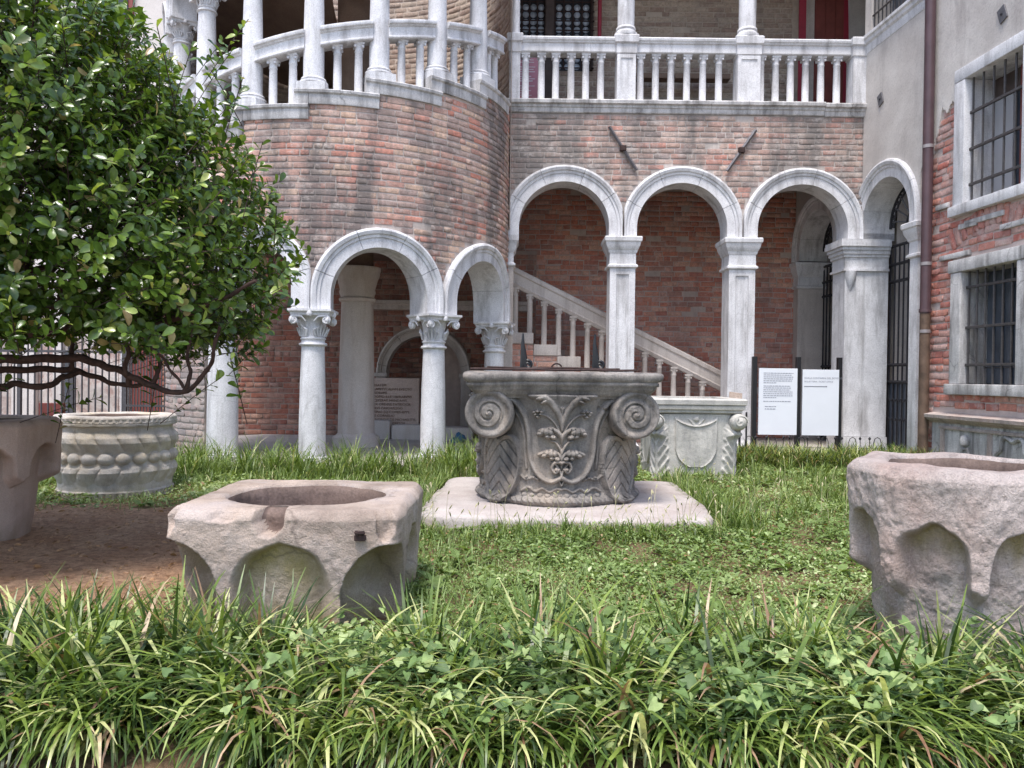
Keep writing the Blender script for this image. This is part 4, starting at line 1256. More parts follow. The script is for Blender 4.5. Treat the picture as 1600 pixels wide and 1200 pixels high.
# jambs
def jamb(sa, sb, zt, name='jamb', mat=None):
    j = part_empty(name, RW.M((sa + sb) / 2, 0, 0), rh)
    T, N = RW.frame(0)
    Mx = Matrix((T, -N, Vector((0, 0, 1)))).transposed().to_4x4(); Mx.translation = RW.M(0, 0, 0)
    zn = zt - .41
    MB().box(sa, sb, -.03, .40, .0, zn, Mx, bev=.008).build('shaft', mat or M_['marble'], j, angle=30)
    sm, hw = (sa + sb) / 2, (sb - sa) / 2
    Mc = Mx @ Matrix.Translation((sm, .185, 0))
    hy = .215
    MB().sqlathe([(hw + .005, hy + .005, zn + .001), (hw + .03, hy + .03, zn + .015), (hw + .03, hy + .03, zn + .04), (hw + .008, hy + .008, zn + .055), (hw + .004, hy + .004, zn + .19), (hw + .02, hy + .02, zn + .205), (hw + .025, hy + .025, zn + .235), (hw + .035, hy + .035, zn + .25), (hw + .055, hy + .055, zn + .30), (hw + .06, hy + .06, zn + .335), (hw + .075, hy + .075, zn + .35), (hw + .078, hy + .078, zn + .398), (hw + .07, hy + .07, zn + .409)], Mc).build('capital', M_['marble'], j, angle=25)
jamb(1.14, 1.31, LSP)
jamb(-2.12, -1.93, LSP - .02, mat=M_['marble_warm'])
# corner pillar where arcade and house meet
c = part_empty('corner_pillar', (4.55, 10.6, 0), log)
poly = lambda e: [(4.33 - e, 10.46 - e), (4.56 + e * .3, 10.46 - e), (4.60 + e, 10.47 - e), (4.90 + e * .2, 10.47 - e * .6), (4.90 + e * .2, 10.86 + e), (4.33 - e, 10.86 + e)]
MB().prism(poly(0), 'z', .26, 2.42).build('shaft', M_['marble'], c)
MB().prism(poly(.035), 'z', 0, .255).build('base', M_['marble'], c)
b = MB()
for e, z0, z1 in ((.03, 2.421, 2.45), (.008, 2.451, 2.60), (.028, 2.601, 2.64), (.045, 2.641, 2.69), (.062, 2.691, 2.735), (.085, 2.736, 2.79), (.078, 2.791, 2.829)):
    b.prism(poly(e), 'z', z0, z1)
b.build('capital', M_['marble'], c)
MB().lathe([(.005, 2.15), (.02, 2.17), (.018, 2.2), (.045, 2.24), (.075, 2.34), (.08, 2.419)], 14, Matrix.Translation((4.40, 10.47, 0))).build('console', M_['marble'], c, angle=40)
# carved relief below the window
rl = part_empty('relief', RW.M(2.5, 0, 0), rh)
sprofile(RW, [(.0, .55), (.05, .55), (.06, .565), (.09, .575), (.10, .59), (.12, .60), (.125, .635), (.0, .66)], 1.62, 4.2).build('ledge', M_['well_grey'], rl, angle=25)
sprofile(RW, [(.0, .03), (.03, .03), (.03, .55), (.0, .55)], 1.64, 4.2).build('panel', M_['marble_grey'], rl)
sprofile(RW, [(.03, .485), (.055, .485), (.06, .5), (.05, .52), (.03, .52)], 1.8, 4.2).build('moulding', M_['well_grey'], rl)
sprofile(RW, [(.03, .10), (.055, .10), (.055, .14), (.03, .14)], 1.8, 4.2).build('moulding', M_['well_grey'], rl)
for s in (1.85, 2.62, 3.3):
    sprofile(RW, [(.03, .14), (.05, .14), (.05, .485), (.03, .485)], s - .03, s + .03).build('border', M_['well_grey'], rl)
pts = [RW.M(2.95 + .22 * math.cos(a) * (1 + .14 * math.cos(6 * a)), .26 + .2 * math.sin(a) * (1 + .14 * math.cos(6 * a)), .04) for a in [PI * q / 40 for q in range(41)]]
MB().tube(pts, .022, 6).build('gothic_arch', M_['marble_grey'], rl, angle=40)
MB().lathe([(.001, -.03), (.05, -.02), (.06, .02), (.04, .07), (.001, .09)], 12, Matrix.Translation(RW.M(2.24, .36, .04)), cap=False).tube([RW.M(2.17, .2, .04), RW.M(2.2, .3, .045), RW.M(2.28, .3, .045), RW.M(2.31, .2, .04)], .018, 6).build('figure', M_['marble_grey'], rl, angle=50)
MB().box(0, .55, 10.3, 10.31, 0, .001).mesh('unused') if False else None

# ================================================================== pale house and railing on the left
lh = thing('house', (-6, 13, 0), 'pale plastered house behind the tree and the iron railing', 'house')
MB().box(-10.5, -2.9, 13.0, 13.3, -.1, 8).build('wall', M_['plaster_pale'], lh)
t = NT('peeled_plaster')
c1 = t.ramp(t.noise(3.5, 9, .7), [(.42, (.44, .31, .27)), (.5, (.60, .52, .48)), (.62, (.66, .61, .57))])
M_['peel'] = t.done(t.mix(t.ramp(t.noise(1.5, 6, .6), [(.45, 0.0), (.6, .6)]), c1, (.40, .36, .33)), .95, t.bump(t.noise(7, 9, .75), .8, .05), .1)
MB().box(-10.4, -6.35, 12.9, 12.998, -.05, 1.9).box(-6.34, -6.2, 12.9, 12.998, -.05, 1.9).build('peeled_base', M_['peel'], lh)
for (xa, xb) in ((20, 58), (84, 98)):
    a = at(xa, 600, 12.86).x; b_ = at(xb, 600, 12.86).x
    MB().box(a, b_, 12.82, 12.898, -.05, 1.95, bev=.01).build('pilaster', M_['plaster_pale'], lh)
d0, d1 = at(204, 600, 12.85).x, at(270, 600, 12.85).x
dr = part_empty('door', (d0, 12.85, 0), lh)
MB().box(d0, d1, 12.86, 12.93, 0, 1.85).build('leaf', M_['red_wood'], dr)
for i in range(4):
    MB().box(d0 + .02 + i * (d1 - d0) / 4, d0 - .01 + (i + 1) * (d1 - d0) / 4, 12.845, 12.858, .08, 1.78, bev=.006).build('board', M_['red_wood'], dr)
MB().box(d0 - .13, d0 - .002, 12.78, 12.93, 0, 1.95).box(d1 + .002, d1 + .11, 12.78, 12.93, 0, 1.95).build('jamb', M_['marble'], dr)
wx0, wx1 = at(172, 10, 12.95).x, at(208, 10, 12.95).x
wi = part_empty('window', (wx0, 12.95, 6.4), lh)
wz = at(190, 32, 12.95).z
MB().box(wx0, wx1, 12.93, 12.998, wz, 7.8).build('frame', M_['red_wood'], wi)
MB().box(wx0 + .07, wx1 - .07, 12.915, 12.928, wz + .07, 7.7).build('pane', M_['glass'], wi)
nx0, nx1 = at(118, 640, 12.9).x, at(134, 640, 12.9).x
MB().box(at(102, 600, 12.88).x, at(111, 600, 12.88).x, 12.86, 12.9, .3, 1.3).build('slot', M_['glass_blue'], lh)
# railing
fe = thing('iron_railing', (-6, 11.6, 0), 'grey iron railing with upright bars in front of the pale house', 'railing')
FY = 11.6
bm_ = MB().tube([(0, 0, .08), (0, 0, 1.44)], .014, 6).lathe([(.014, 1.44), (.02, 1.455), (.012, 1.48), (.001, 1.5)], 6, cap=False).mesh('bar', M_['iron_fence'], angle=40)
xx = -8.0
x_end = at(196, 600, FY).x
while xx < x_end:
    place('bar', bm_, fe, Matrix.Translation((xx, FY, 0))); xx += .098
for z in (.12, 1.27): MB().box(-8.05, x_end + .05, FY - .012, FY + .012, z - .018, z + .018).build('cross_bar', M_['iron_fence'], fe)
for px in (31, 113, 196):
    p = at(px, 600, FY); MB().box(p.x - .025, p.x + .025, FY - .03, FY + .02, 0, 1.52).build('post', M_['iron_fence'], fe)
ga = thing('iron_gate', (at(240, 600, 11.5).x, 11.5, 0), 'narrow grey iron gate of thin bars before the dark red door', 'gate')
g0, g1 = at(201, 600, 11.5).x, at(276, 600, 11.5).x
for i in range(17):
    x = g0 + (g1 - g0) * i / 16
    MB().tube([(x, 11.5, .1), (x, 11.5, 1.36)], .010, 6).build('bar', M_['iron_fence'], ga)
for z in (.12, .5, 1.32): MB().box(g0 - .03, g1 + .03, 11.485, 11.515, z - .015, z + .015).build('cross_bar', M_['iron_fence'], ga)
p = at(288, 672, 9.4)
pd = thing('stone_pedestal', (p.x, 9.4, 0), 'grey mossy stone pedestal half hidden behind the round fluted wellhead', 'pedestal')
MB().sqlathe([(.17, .17, 0), (.17, .17, p.z - .1), (.2, .2, p.z - .06), (.21, .21, p.z)], Matrix.Translation((p.x - .1, 9.4, 0))).build('block', M_['well_shield'], pd)
lw = thing('low_wall', (-6.6, 11.9, 0), 'low red painted wall strip seen through the railing bars', 'low wall')
MB().box(at(60, 640, 12).x, at(97, 640, 12).x, 12.0, 12.1, 0, at(85, 630, 12).z, bev=.01).build('panel', M_['red_wood'], lw)

# ================================================================== signs and small ironwork
sg = thing('sign', (3.4, 10.0, 0), 'pair of white information panels held between three black posts', 'sign')
SGY = 9.95
for px, w in ((1180, .055), (1248.5, .05), (1313, .05)):
    p = at(px, 557 + (px - 1180) * .012, SGY)
    MB().box(p.x - w / 2, p.x + w / 2, SGY - .01, SGY + .06, .0, p.z, bev=.004).build('post', M_['black'], sg)
for k, (a, b_, t0, t1) in enumerate(((1184, 1245.5, 576, 679), (1252, 1310.5, 578, 680))):
    p0, p1 = at(a, t1, SGY), at(b_, t0, SGY)
    pn = MB().box(p0.x, p1.x, SGY - .02, SGY + .005, p0.z, p1.z, bev=.003).build('panel', M_['panel'], sg)
    W = p1.x - p0.x
    yt = SGY - .0225
    if k == 0:
        rd = random.Random(2)
        rows = [(.055 + .024 * i, 1) for i in range(6)] + [(.215 + .024 * i, 1) for i in range(7)] + [(.405, 1), (.47, 2), (.50, 2)]
        for i, (dz, kind) in enumerate(rows):
            x = p0.x + .055 + (.02 if kind == 2 else 0)
            end = p0.x + W * (rd.uniform(.80, .9) if i not in (5, 12, 14, 15) else .45)
            b = MB()
            while x < end:
                l = rd.uniform(.012, .04)
                b.box(x, min(x + l, end), yt, yt + .0015, p1.z - dz - .007, p1.z - dz); x += l + .007
            b.build('print_line', M_['ink_light'], sg)
    else:
        for j, (tx, sz) in enumerate((('SCALA CONTARINI DEL BOVOLO', .031), ('BIGLIETTERIA / TICKET OFFICE', .026))):
            text_mesh(tx, sz, M_['ink_light'], sg, Matrix.Translation((p0.x + .02, yt, p1.z - .115 - j * .042)) @ TXT, 'lettering')
        b = MB().box(p0.x + .02, p0.x + .29, yt, yt + .0015, p1.z - .212, p1.z - .206)
        b.prism([(p0.x + .29, p1.z - .217), (p0.x + .305, p1.z - .209), (p0.x + .29, p1.z - .201)], 'y', yt, yt + .0015)
        b.build('arrow', M_['ink'], sg)
# small plaque on thin posts
pq = thing('plaque', (2.62, 9.3, 0), 'small tilted pale plaque on two thin iron posts beside the shield wellhead', 'plaque')
p = at(1149, 630, 9.2)
MB().box(-.075, .075, -.008, .008, -.13, .13, Matrix.Translation(p) @ Matrix.Rotation(.12, 4, 'Y') @ Matrix.Rotation(-.35, 4, 'X'), bev=.003).build('plate', M_['well_pink'], pq)
for px in (1156.5, 1166.5):
    q = at(px, 644, 9.25)
    MB().tube([(q.x, 9.25, 0), (q.x, 9.25, q.z)], .011, 6).build('post', M_['iron'], pq)
# low wire edging with little finials
ed = thing('edging_fence', (3.3, 9.75, 0), 'low black wire edging fence with looped tops along the arcade', 'fence')
EY = 9.7
x = 2.45; k = 0
hoop = MB().tube([(-.045, 0, 0), (-.045, 0, .24), (-.032, 0, .285), (0, 0, .305), (.032, 0, .285), (.045, 0, .24), (.045, 0, 0)], .005, 5).mesh('hoop', M_['iron'])
spike = MB().tube([(0, 0, 0), (0, 0, .27)], .005, 5).lathe([(.005, .27), (.016, .283), (.016, .295), (.004, .31)], 7).mesh('spike', M_['iron'])
while x < 4.5:
    place('hoop' if k % 3 == 1 else 'spike', hoop if k % 3 == 1 else spike, ed, Matrix.Translation((x, EY + .01 * math.sin(k), 0)) @ Matrix.Rotation(.06 * math.sin(k * 3.3), 4, 'Y'))
    x += .105; k += 1
for z in (.05, .17): MB().tube([(2.42, EY, z), (4.5, EY, z)], .004, 5).build('wire', M_['iron'], ed)

# ================================================================== wellheads
M_['well_inside'] = stone('dark_brown_stone', (.16, .11, .09), (.25, .18, .15), (.07, .05, .042), 5, .7, True, bump=.5)  # darker brown stone for the inner wall of the mouth and the broken chip
def grid_faces(nu, nv, wrap=True):
    I = np.arange(nu * nv).reshape(nv, nu)
    J = np.roll(I, -1, axis=1) if wrap else I[:, 1:]
    A = I if wrap else I[:, :-1]
    return np.stack([A[:-1], J[:-1], J[1:], A[1:]], -1).reshape(-1, 4)
def ring_mesh(name, X, Y, Z, mat, parent, smooth=True, rnd=None):
    """X,Y,Z arrays (nv,nu) wrapping in u"""
    nv, nu = X.shape
    V = np.stack([X, Y, Z], -1).reshape(-1, 3)
    return place(name, mesh_from(name, V, grid_faces(nu, nv), mat, smooth, rnd=rnd), parent)
def sstep(a, b, x):
    t = np.clip((x - a) / (b - a), 0, 1); return t * t * (3 - 2 * t)
def square_dir(nu, pw=14.0):
    """unit superellipse outline (half width 1) and the position along its perimeter, counted from the middle of the -y face"""
    th = np.linspace(0, 2 * PI, nu, endpoint=False) - PI / 2
    # even spacing along the square
    p = np.linspace(0, 8, nu, endpoint=False)
    def sq(p):
        p = (p + 0) % 8
        q = np.floor(((p + 1) % 8) / 2); f = ((p + 1) % 2) - 1
        x = np.select([q == 0, q == 1, q == 2, q == 3], [f, 1 + 0 * f, -f, -1 + 0 * f])
        y = np.select([q == 0, q == 1, q == 2, q == 3], [-1 + 0 * f, f, 1 + 0 * f, -f])
        return x, y, f
    x, y, f = sq(p)
    n = (np.abs(x) ** pw + np.abs(y) ** pw) ** (1 / pw)
    return x / n, y / n, f, p

# --- rim with a round mouth: closed vertical sequence outer body -> rim top -> inner wall
def well_rings(outer, ztop, rin, cx, cy, zin, mat, parent, noise_amp, seed, name='body', edge=.02, mask=None, broken=None):
    """outer: (X,Y,Z) arrays bottom to top relative to centre; adds a rounded edge, flat top, and the inner shaft"""
    X, Y, Z = outer
    nu = X.shape[1]
    xo, yo = X[-1], Y[-1]
    ang = np.arctan2(yo, xo)
    rows = [(X, Y, Z)]
    ex = []
    for k, (ins, dz) in enumerate(((.25, .35), (.6, .75), (1.0, 1.0))):
        f = 1 - ins * edge / np.hypot(xo, yo)
        ex.append((xo * f, yo * f, np.full(nu, Z[-1].mean() + dz * edge)))
    xi, yi = rin * np.cos(ang), rin * np.sin(ang)
    xl, yl, zl = ex[-1]
    for f in (.2, .4, .6, .8):
        ex.append((xl + (xi * 1.06 - xl) * f, yl + (yi * 1.06 - yl) * f, zl))
    ex.append((xi * 1.06, yi * 1.06, zl)); ex.append((xi * 1.015, yi * 1.015, zl - .015)); ex.append((xi, yi, zl - .05))
    for f in np.linspace(.1, 1, 8): ex.append((xi, yi, zl - .05 - f * (zl - .05 - zin)))
    X = np.vstack([X] + [e[0][None] for e in ex]); Y = np.vstack([Y] + [e[1][None] for e in ex]); Z = np.vstack([Z] + [e[2][None] for e in ex])
    # weathering
    n1 = fbm((X + cx) * 7, (Y + cy) * 7, Z * 7, 4, seed); n2 = fbm((X + cx) * 26, (Y + cy) * 26, Z * 26, 3, seed + 7)
    r = np.hypot(X, Y) + 1e-6
    n4 = fbm((X + cx) * 62, (Y + cy) * 62, Z * 62, 2, seed + 13) if noise_amp > .004 else 0
    d = noise_amp * (n1 + .45 * n2 + .30 * n4)
    top = sstep(Z.max() - .08, Z.max(), Z)
    X = X + X / r * d * (1 - .2 * top); Y = Y + Y / r * d * (1 - .2 * top)
    Z = Z + top * noise_amp * 1.1 * fbm((X + cx) * 6, (Y + cy) * 6, 3.3, 4, seed + 3)
    rn = None
    if mask is not None: rn = np.vstack([mask, np.zeros((X.shape[0] - mask.shape[0], nu))]).ravel()
    o = ring_mesh(name, X + cx, Y + cy, Z, mat, parent, rnd=rn)
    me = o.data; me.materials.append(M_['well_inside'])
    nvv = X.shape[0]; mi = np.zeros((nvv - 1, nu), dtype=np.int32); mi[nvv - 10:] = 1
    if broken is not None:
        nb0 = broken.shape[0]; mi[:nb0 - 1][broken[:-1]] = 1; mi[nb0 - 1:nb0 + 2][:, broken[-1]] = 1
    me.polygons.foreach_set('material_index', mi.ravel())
    if zin < .1:
        MB().lathe([(.001, .11), (rin * .6, .10), (rin + .01, .07)], 32, Matrix.Translation((cx, cy, 0)), cap=False).build('fill', M_['soil'], parent)
    return o

# 1. low square wellhead with blind arches, front left
def arch_well(name, label, cx, cy, half, ztop, rin, mat, r_top, r_bot, hw1, hw2, crown, zleg, amp, seed, octo=False, nu=560, nv=110, chip=None, zbot=-.1, rot=0.0, group='stone wellheads in the garden', tilt=None):
    th = thing(name, (cx, cy, 0), label, 'wellhead', group)
    zz = np.linspace(zbot, ztop, nv)
    if octo:
        n8 = 8
        p = np.linspace(0, 8, nu, endpoint=False)
        k = np.floor(p + .5); f = (p - k)              # -.5 .. .5 inside a facet
        a = -PI / 2 + k * PI / 4
        tw = math.tan(PI / 8) * 2
        ox = np.cos(a) - np.sin(a) * f * tw; oy = np.sin(a) + np.cos(a) * f * tw
        rr = np.hypot(ox, oy); ang = np.arctan2(oy, ox)
        soft = rr / (1 + .9 * np.maximum(0, rr - 1.045))
        ox, oy = ox / rr * soft, oy / rr * soft
        u = f * tw * half
        arcs = [(0, hw1)]
        u_list = [u]
    else:
        ox, oy, f, p = square_dir(nu)
        ang = np.arctan2(oy, ox)
        u_list = [f * half, (1 - np.abs(f)) * half]
        arcs = [(0, hw1), (0, hw2)]
    Zg = np.repeat(zz[:, None], nu, 1)
    Ro = np.hypot(ox, oy)[None] * half * np.ones_like(Zg)
    rt = (zz - zbot) / (ztop - zbot)
    Rin = (r_bot + (r_top - r_bot) * rt)[:, None] * np.ones_like(Zg)
    # outer skin tapers a little downwards
    Ro = Ro * (1 - .05 * (1 - rt))[:, None]
    wob = .012 * fbm(np.cos(ang)[None] * 5 + 0 * Zg, np.sin(ang)[None] * 5 + 0 * Zg, Zg * 6, 3, seed + 11)
    inside = np.zeros_like(Zg)
    for (c0, hw), uu in zip(arcs, u_list):
        uu = np.abs(uu)[None] * np.ones_like(Zg)
        spr = crown - hw
        dd = np.where(Zg > spr, np.hypot(uu, Zg - spr) - hw, uu - hw) + wob
        inside = np.maximum(inside, 1 - sstep(-.010, .012, dd))
    legs = sstep(zleg - .02, zleg + .05, Zg + wob * 2 + (0 if octo else 0))
    if octo:
        ed = np.abs(f)[None] * np.ones_like(Zg)
        legs = sstep(-.03, .03, Zg - (zleg + .10 * (1 - 2 * ed) + wob * 2))
    w = legs * (1 - inside)
    Rr = np.maximum(Rin, 0) * (1 - w) + np.maximum(Ro, Rin + .004) * w
    broken = None
    if chip is not None:
        for (ca, cz, ra, rz_, dep) in chip:
            da = (ang - ca + PI) % (2 * PI) - PI
            q = ((da[None] / ra) ** 2 + ((Zg - cz) / rz_) ** 2) + .5 * fbm(np.cos(ang)[None] * 9 + 0 * Zg, np.sin(ang)[None] * 9 + 0 * Zg, Zg * 14, 3, seed + 23)
            Rr = Rr - dep * (1 - sstep(.6, 1.05, q))
            if dep > .08: broken = q < .78
    ang = ang + rot
    X = Rr * np.cos(ang)[None]; Y = Rr * np.sin(ang)[None]
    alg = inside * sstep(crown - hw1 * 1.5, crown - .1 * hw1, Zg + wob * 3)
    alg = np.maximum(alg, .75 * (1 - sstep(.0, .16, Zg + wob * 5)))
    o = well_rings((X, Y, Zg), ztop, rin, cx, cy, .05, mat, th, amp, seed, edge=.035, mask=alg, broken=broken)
    return th
w2 = arch_well('square_wellhead', 'low square pinkish wellhead with blind arches and a chipped front edge', -.872, 3.46, .455, .445, .325, M_['well_pink'], .425, .365, .188, .20, .345, .0, .0052, 3,
          chip=[(-PI / 2 - .10, .45, .12, .075, .085), (-PI / 2 - .80, .44, .07, .06, .04), (-PI / 2 + .74, .44, .05, .08, .03), (-PI / 2 - .45, .46, .12, .03, .03)])
p = at(562, 836, 3.0)
MB().tube([p + Vector((-.012, -.005, .01)), p + Vector((0, -.03, .012)), p + Vector((.015, -.005, .008))], .009, 6).box(p.x - .02, p.x + .022, 2.99, 3.04, p.z - .022, p.z + .0, bev=.004).build('staple', M_['iron_rust'], w2)
arch_well('octagonal_wellhead', 'tall rough pinkish grey octagonal wellhead with worn blind arches at the lawn edge', 1.685, 2.98, .378, .665, .25, M_['well_grey'], .35, .265, .112, .1, .505, .27, .0075, 5, octo=True, rot=R_(2), nu=760, nv=150,
          chip=[(-PI / 2 + .42, .63, .16, .10, .035), (-PI / 2 + .38, .40, .09, .10, .03)])
arch_well('octagonal_wellhead', 'brown octagonal wellhead beside the bare soil under the tree', -3.20, 4.72, .46, .675, .30, M_['well_brown'], .40, .30, .13, .1, .55, .36, .003, 9, octo=True)

# 2. round fluted wellhead with beads
fx, fy = -3.27, 6.62
fw = thing('round_wellhead', (fx, fy, 0), 'round cream wellhead with a girdle of carved beads and petals', 'wellhead', 'stone wellheads in the garden')
nu, nv = 720, 220
ang = np.linspace(0, 2 * PI, nu, endpoint=False)[None]
zz = np.linspace(-.03, .625, nv)[:, None]
prof = np.array([(-.03, .462), (.0, .465), (.045, .47), (.052, .455), (.10, .452), (.15, .475), (.20, .497), (.235, .485), (.258, .462), (.28, .455), (.308, .468), (.34, .455), (.358, .462), (.385, .478), (.43, .50), (.47, .495), (.52, .462), (.545, .452), (.555, .455), (.562, .488), (.578, .492), (.584, .485), (.590, .494), (.625, .49)])
R0 = np.interp(zz, prof[:, 0], prof[:, 1]) * np.ones_like(ang)
npet = 18
ph = (ang * npet / (2 * PI) + .26 * np.sin(zz * 15)) % 1
lob = np.abs(np.sin(PI * ph)) ** .5
up_b = np.exp(-((zz - .44) / .05) ** 2); lo_b = np.exp(-((zz - .19) / .055) ** 2)
up_w = sstep(.36, .40, zz) * (1 - sstep(.55, .575, zz)); lo_w = sstep(.055, .08, zz) * (1 - sstep(.24, .26, zz))
R0 = R0 + (lob - .75) * (.022 * up_b + .010 * up_w + .016 * lo_b + .012 * lo_w)
nb_ = 22
pb = (ang * nb_ / (2 * PI)) % 1 - .5
bx, bz = pb * 2 * PI * .47 / nb_, zz - .308
d2 = (bx / .064) ** 2 + (bz / .048) ** 2
R0 = np.maximum(R0, .455 + .05 * np.sqrt(np.clip(1 - d2, 0, 1)))
nd = (ang * 60 / (2 * PI)) % 1
R0 = R0 - .010 * (sstep(-.02, -.01, zz) * (1 - sstep(.03, .04, zz))) * (np.abs(nd - .5) < .22)
R0 = R0 - .006 * (sstep(.590, .593, zz) * (1 - sstep(.612, .616, zz))) * (np.abs(nd - .5) < .3)
R0 = R0 * (1 + 0 * zz)
X, Y, Z = R0 * np.cos(ang), R0 * np.sin(ang), zz + 0 * ang
well_rings((X * .94, Y * .94, Z * 1.0), .625, .345, fx, fy, .05, M_['well_cream'], fw, .0035, 31, edge=.015)

# 3. wellhead with a shield, behind the big one
sx_, sy_ = 1.80, 8.2
sw = thing('shield_wellhead', (sx_, sy_, 0), 'pale square wellhead carved with a shield and acanthus leaves behind the large wellhead', 'wellhead', 'stone wellheads in the garden')
nu, nv = 720, 180
ox, oy, f, p = square_dir(nu, 7)
zz = np.linspace(-.05, .64, nv)[:, None]
half = .40 + .015 * np.clip(zz, 0, 1)
fF = f[None] + 0 * zz
U = fF * .42
ang = np.arctan2(oy, ox)[None]
H = 0 * U
# shield outline
zt, zb = .60, .13
v = (zz - zb) / (zt - zb) + 0 * U
wsh = .20 * np.clip(np.where(v > .45, 1.0, np.sqrt(np.clip(1 - ((.45 - v) / .47) ** 2, 0, 1))), 0, 1)
ztopsh = .53 + .07 * (np.abs(U) / .2) ** 2
ins = (np.abs(U) < wsh) & (zz > zb) & (zz < ztopsh)
de = np.minimum(np.abs(np.abs(U) - wsh), np.where(np.abs(U) < wsh + .01, np.abs(zz - ztopsh), 9))
on = (zz > zb - .02) & (zz < ztopsh + .012) & (np.abs(U) < .215)
H = H + .012 * ins + .014 * np.exp(-(de / .010) ** 2) * on
for sgn in (-1, 1):
    dl = np.abs((U * sgn) - (zz - .515) * .9 + .0) / 1.34
    H = H + .012 * np.exp(-(dl / .008) ** 2) * (zz > .54) * (zz < .6)
H = H + .02 * np.sqrt(np.clip(1 - (U / .028) ** 2 - ((zz - .60) / .028) ** 2, 0, 1))
# acanthus up each corner
c = 1 - np.abs(fF)                     # 0 at corner .. 1 at face middle
cw = c * .42
lw_ = .155 * (1 - .25 * np.clip(zz / .6, 0, 1)) + .012 * np.sin(zz * 62 + 1.2)
lm = 1 - sstep(lw_ - .012, lw_ + .006, cw)
rib = np.sin((zz * 1.0 - cw * 1.15) * 62)
H = H + lm * (.022 + .013 * rib * sstep(.015, .05, cw)) * (1 - sstep(.5, .56, zz)) + .012 * np.exp(-(cw / .012) ** 2) * (zz < .5)
lip = np.exp(-((zz - .455) / .035) ** 2) * (1 - sstep(.1, .15, cw))
H = H + .05 * lip
R = half * np.hypot(ox, oy)[None] + H
well_rings((R * np.cos(ang), R * np.sin(ang), zz + 0 * U), .64, .3, sx_, sy_, .05, M_['well_shield'], sw, .0028, 41, edge=.01)
b = MB(); hwT = .475
b.sqlathe([(hwT - .05, hwT - .05, .655), (hwT - .035, hwT - .035, .665), (hwT - .035, hwT - .035, .685), (hwT - .015, hwT - .015, .695), (hwT - .01, hwT - .01, .725), (hwT - .02, hwT - .02, .732), (hwT, hwT, .742), (hwT + .005, hwT + .005, .785), (hwT - .01, hwT - .01, .80), (.33, .33, .80), (.33, .33, .66)], Matrix.Translation((sx_, sy_, 0)))
b.build('rim', M_['well_shield'], sw, angle=30)
for cx in (-1, 1):
    for cy in (-1, 1):
        b = MB()
        c0 = Vector((sx_ + cx * .405, sy_ + cy * .405, .575))
        b.lathe([(.001, -.105), (.05, -.095), (.078, -.06), (.088, 0), (.078, .06), (.05, .095), (.001, .105)], 18, Matrix.Translation(c0) @ Matrix.Rotation(PI / 2, 4, 'X') , cap=False)
        for q in (0, 1, 2):
            b.tube(spiral_pts(c0 + Vector((0, cy * (.075 + .012 * q), 0)), (1, 0, 0), (0, 0, 1), .082 - q * .018, 1.0, 18, q), .010, 5)
        b.build('volute', M_['well_shield'], sw, angle=50)

# 4. large carved wellhead in the middle, on its slab
gx_, gy_ = .355, 6.2
slab = thing('stone_slab', (.40, 6.15, 0), 'broad square stone slab under the large carved wellhead', 'slab')
nn = 120
ox, oy, f, p = square_dir(nn * 4, 9)
rows = []
for k, (s, z) in enumerate(((1.0, -.05), (1.0, .045), (.995, .07), (.985, .082), (.9, .084), (.7, .085), (.5, .085), (.25, .085), (.02, .085))): rows.append((ox * s * 1.0, oy * s * 1.03, np.full(nn * 4, z)))
X = np.array([r[0] for r in rows]); Y = np.array([r[1] for r in rows]); Z = np.array([r[2] for r in rows])
nz = fbm(X * 3 + 9, Y * 3, 0, 4, 77)
Z = Z + .006 * nz * (Z > .05); X = X * (1 + .012 * nz); Y = Y * (1 + .012 * nz)
a_ = R_(-3.0)
ring_mesh('slab', .40 + X * math.cos(a_) - Y * math.sin(a_), 6.15 + X * math.sin(a_) + Y * math.cos(a_), Z, M_['slab'], slab)
gw = thing('large_wellhead', (gx_, gy_, .085), 'large dark carved wellhead with corner volutes and scrolling leaves on a stone slab', 'wellhead', 'stone wellheads in the garden')
nu, nv = 1440, 260
ang = np.linspace(-PI / 2, 3 * PI / 2, nu, endpoint=False)[None]
zz = np.linspace(.08, .86, nv)[:, None]
fa = ((ang + PI / 2 + PI / 4) % (PI / 2)) - PI / 4          # -45..45 degrees inside each face
RB = .585
R0 = np.interp(zz, [.08, .10, .115, .14, .155, .17, .35, .55, .70, .80, .86], [.60, .615, .62, .61, .59, .583, .575, .58, .60, .63, .66])
U = np.sin(fa) * RB + 0 * zz
ZZ = zz + 0 * U
def zp(zx, zy):
    """left-half drawing position in the enlarged photograph -> (u, z) on the body"""
    px, py = 700 + zx / 4.615, 560 + zy / 4.615
    d = 5.66
    return (px - 871.5) * d / FPX, 1 - (py - 588.5) * d / FPX
def dist_poly(U, Z, pts):
    D = np.full(U.shape, 9.0); Tt = np.zeros(U.shape)
    L = len(pts) - 1
    for i in range(L):
        (ax, az), (bx, bz) = pts[i], pts[i + 1]
        vx, vz = bx - ax, bz - az; ll = vx * vx + vz * vz + 1e-12
        t = np.clip(((U - ax) * vx + (Z - az) * vz) / ll, 0, 1)
        d = np.hypot(U - ax - t * vx, Z - az - t * vz)
        Tt = np.where(d < D, (i + t) / L, Tt); D = np.minimum(D, d)
    return D, Tt
H = np.zeros_like(U)
UA = -np.abs(U)                           # the design mirrors about the middle of each face
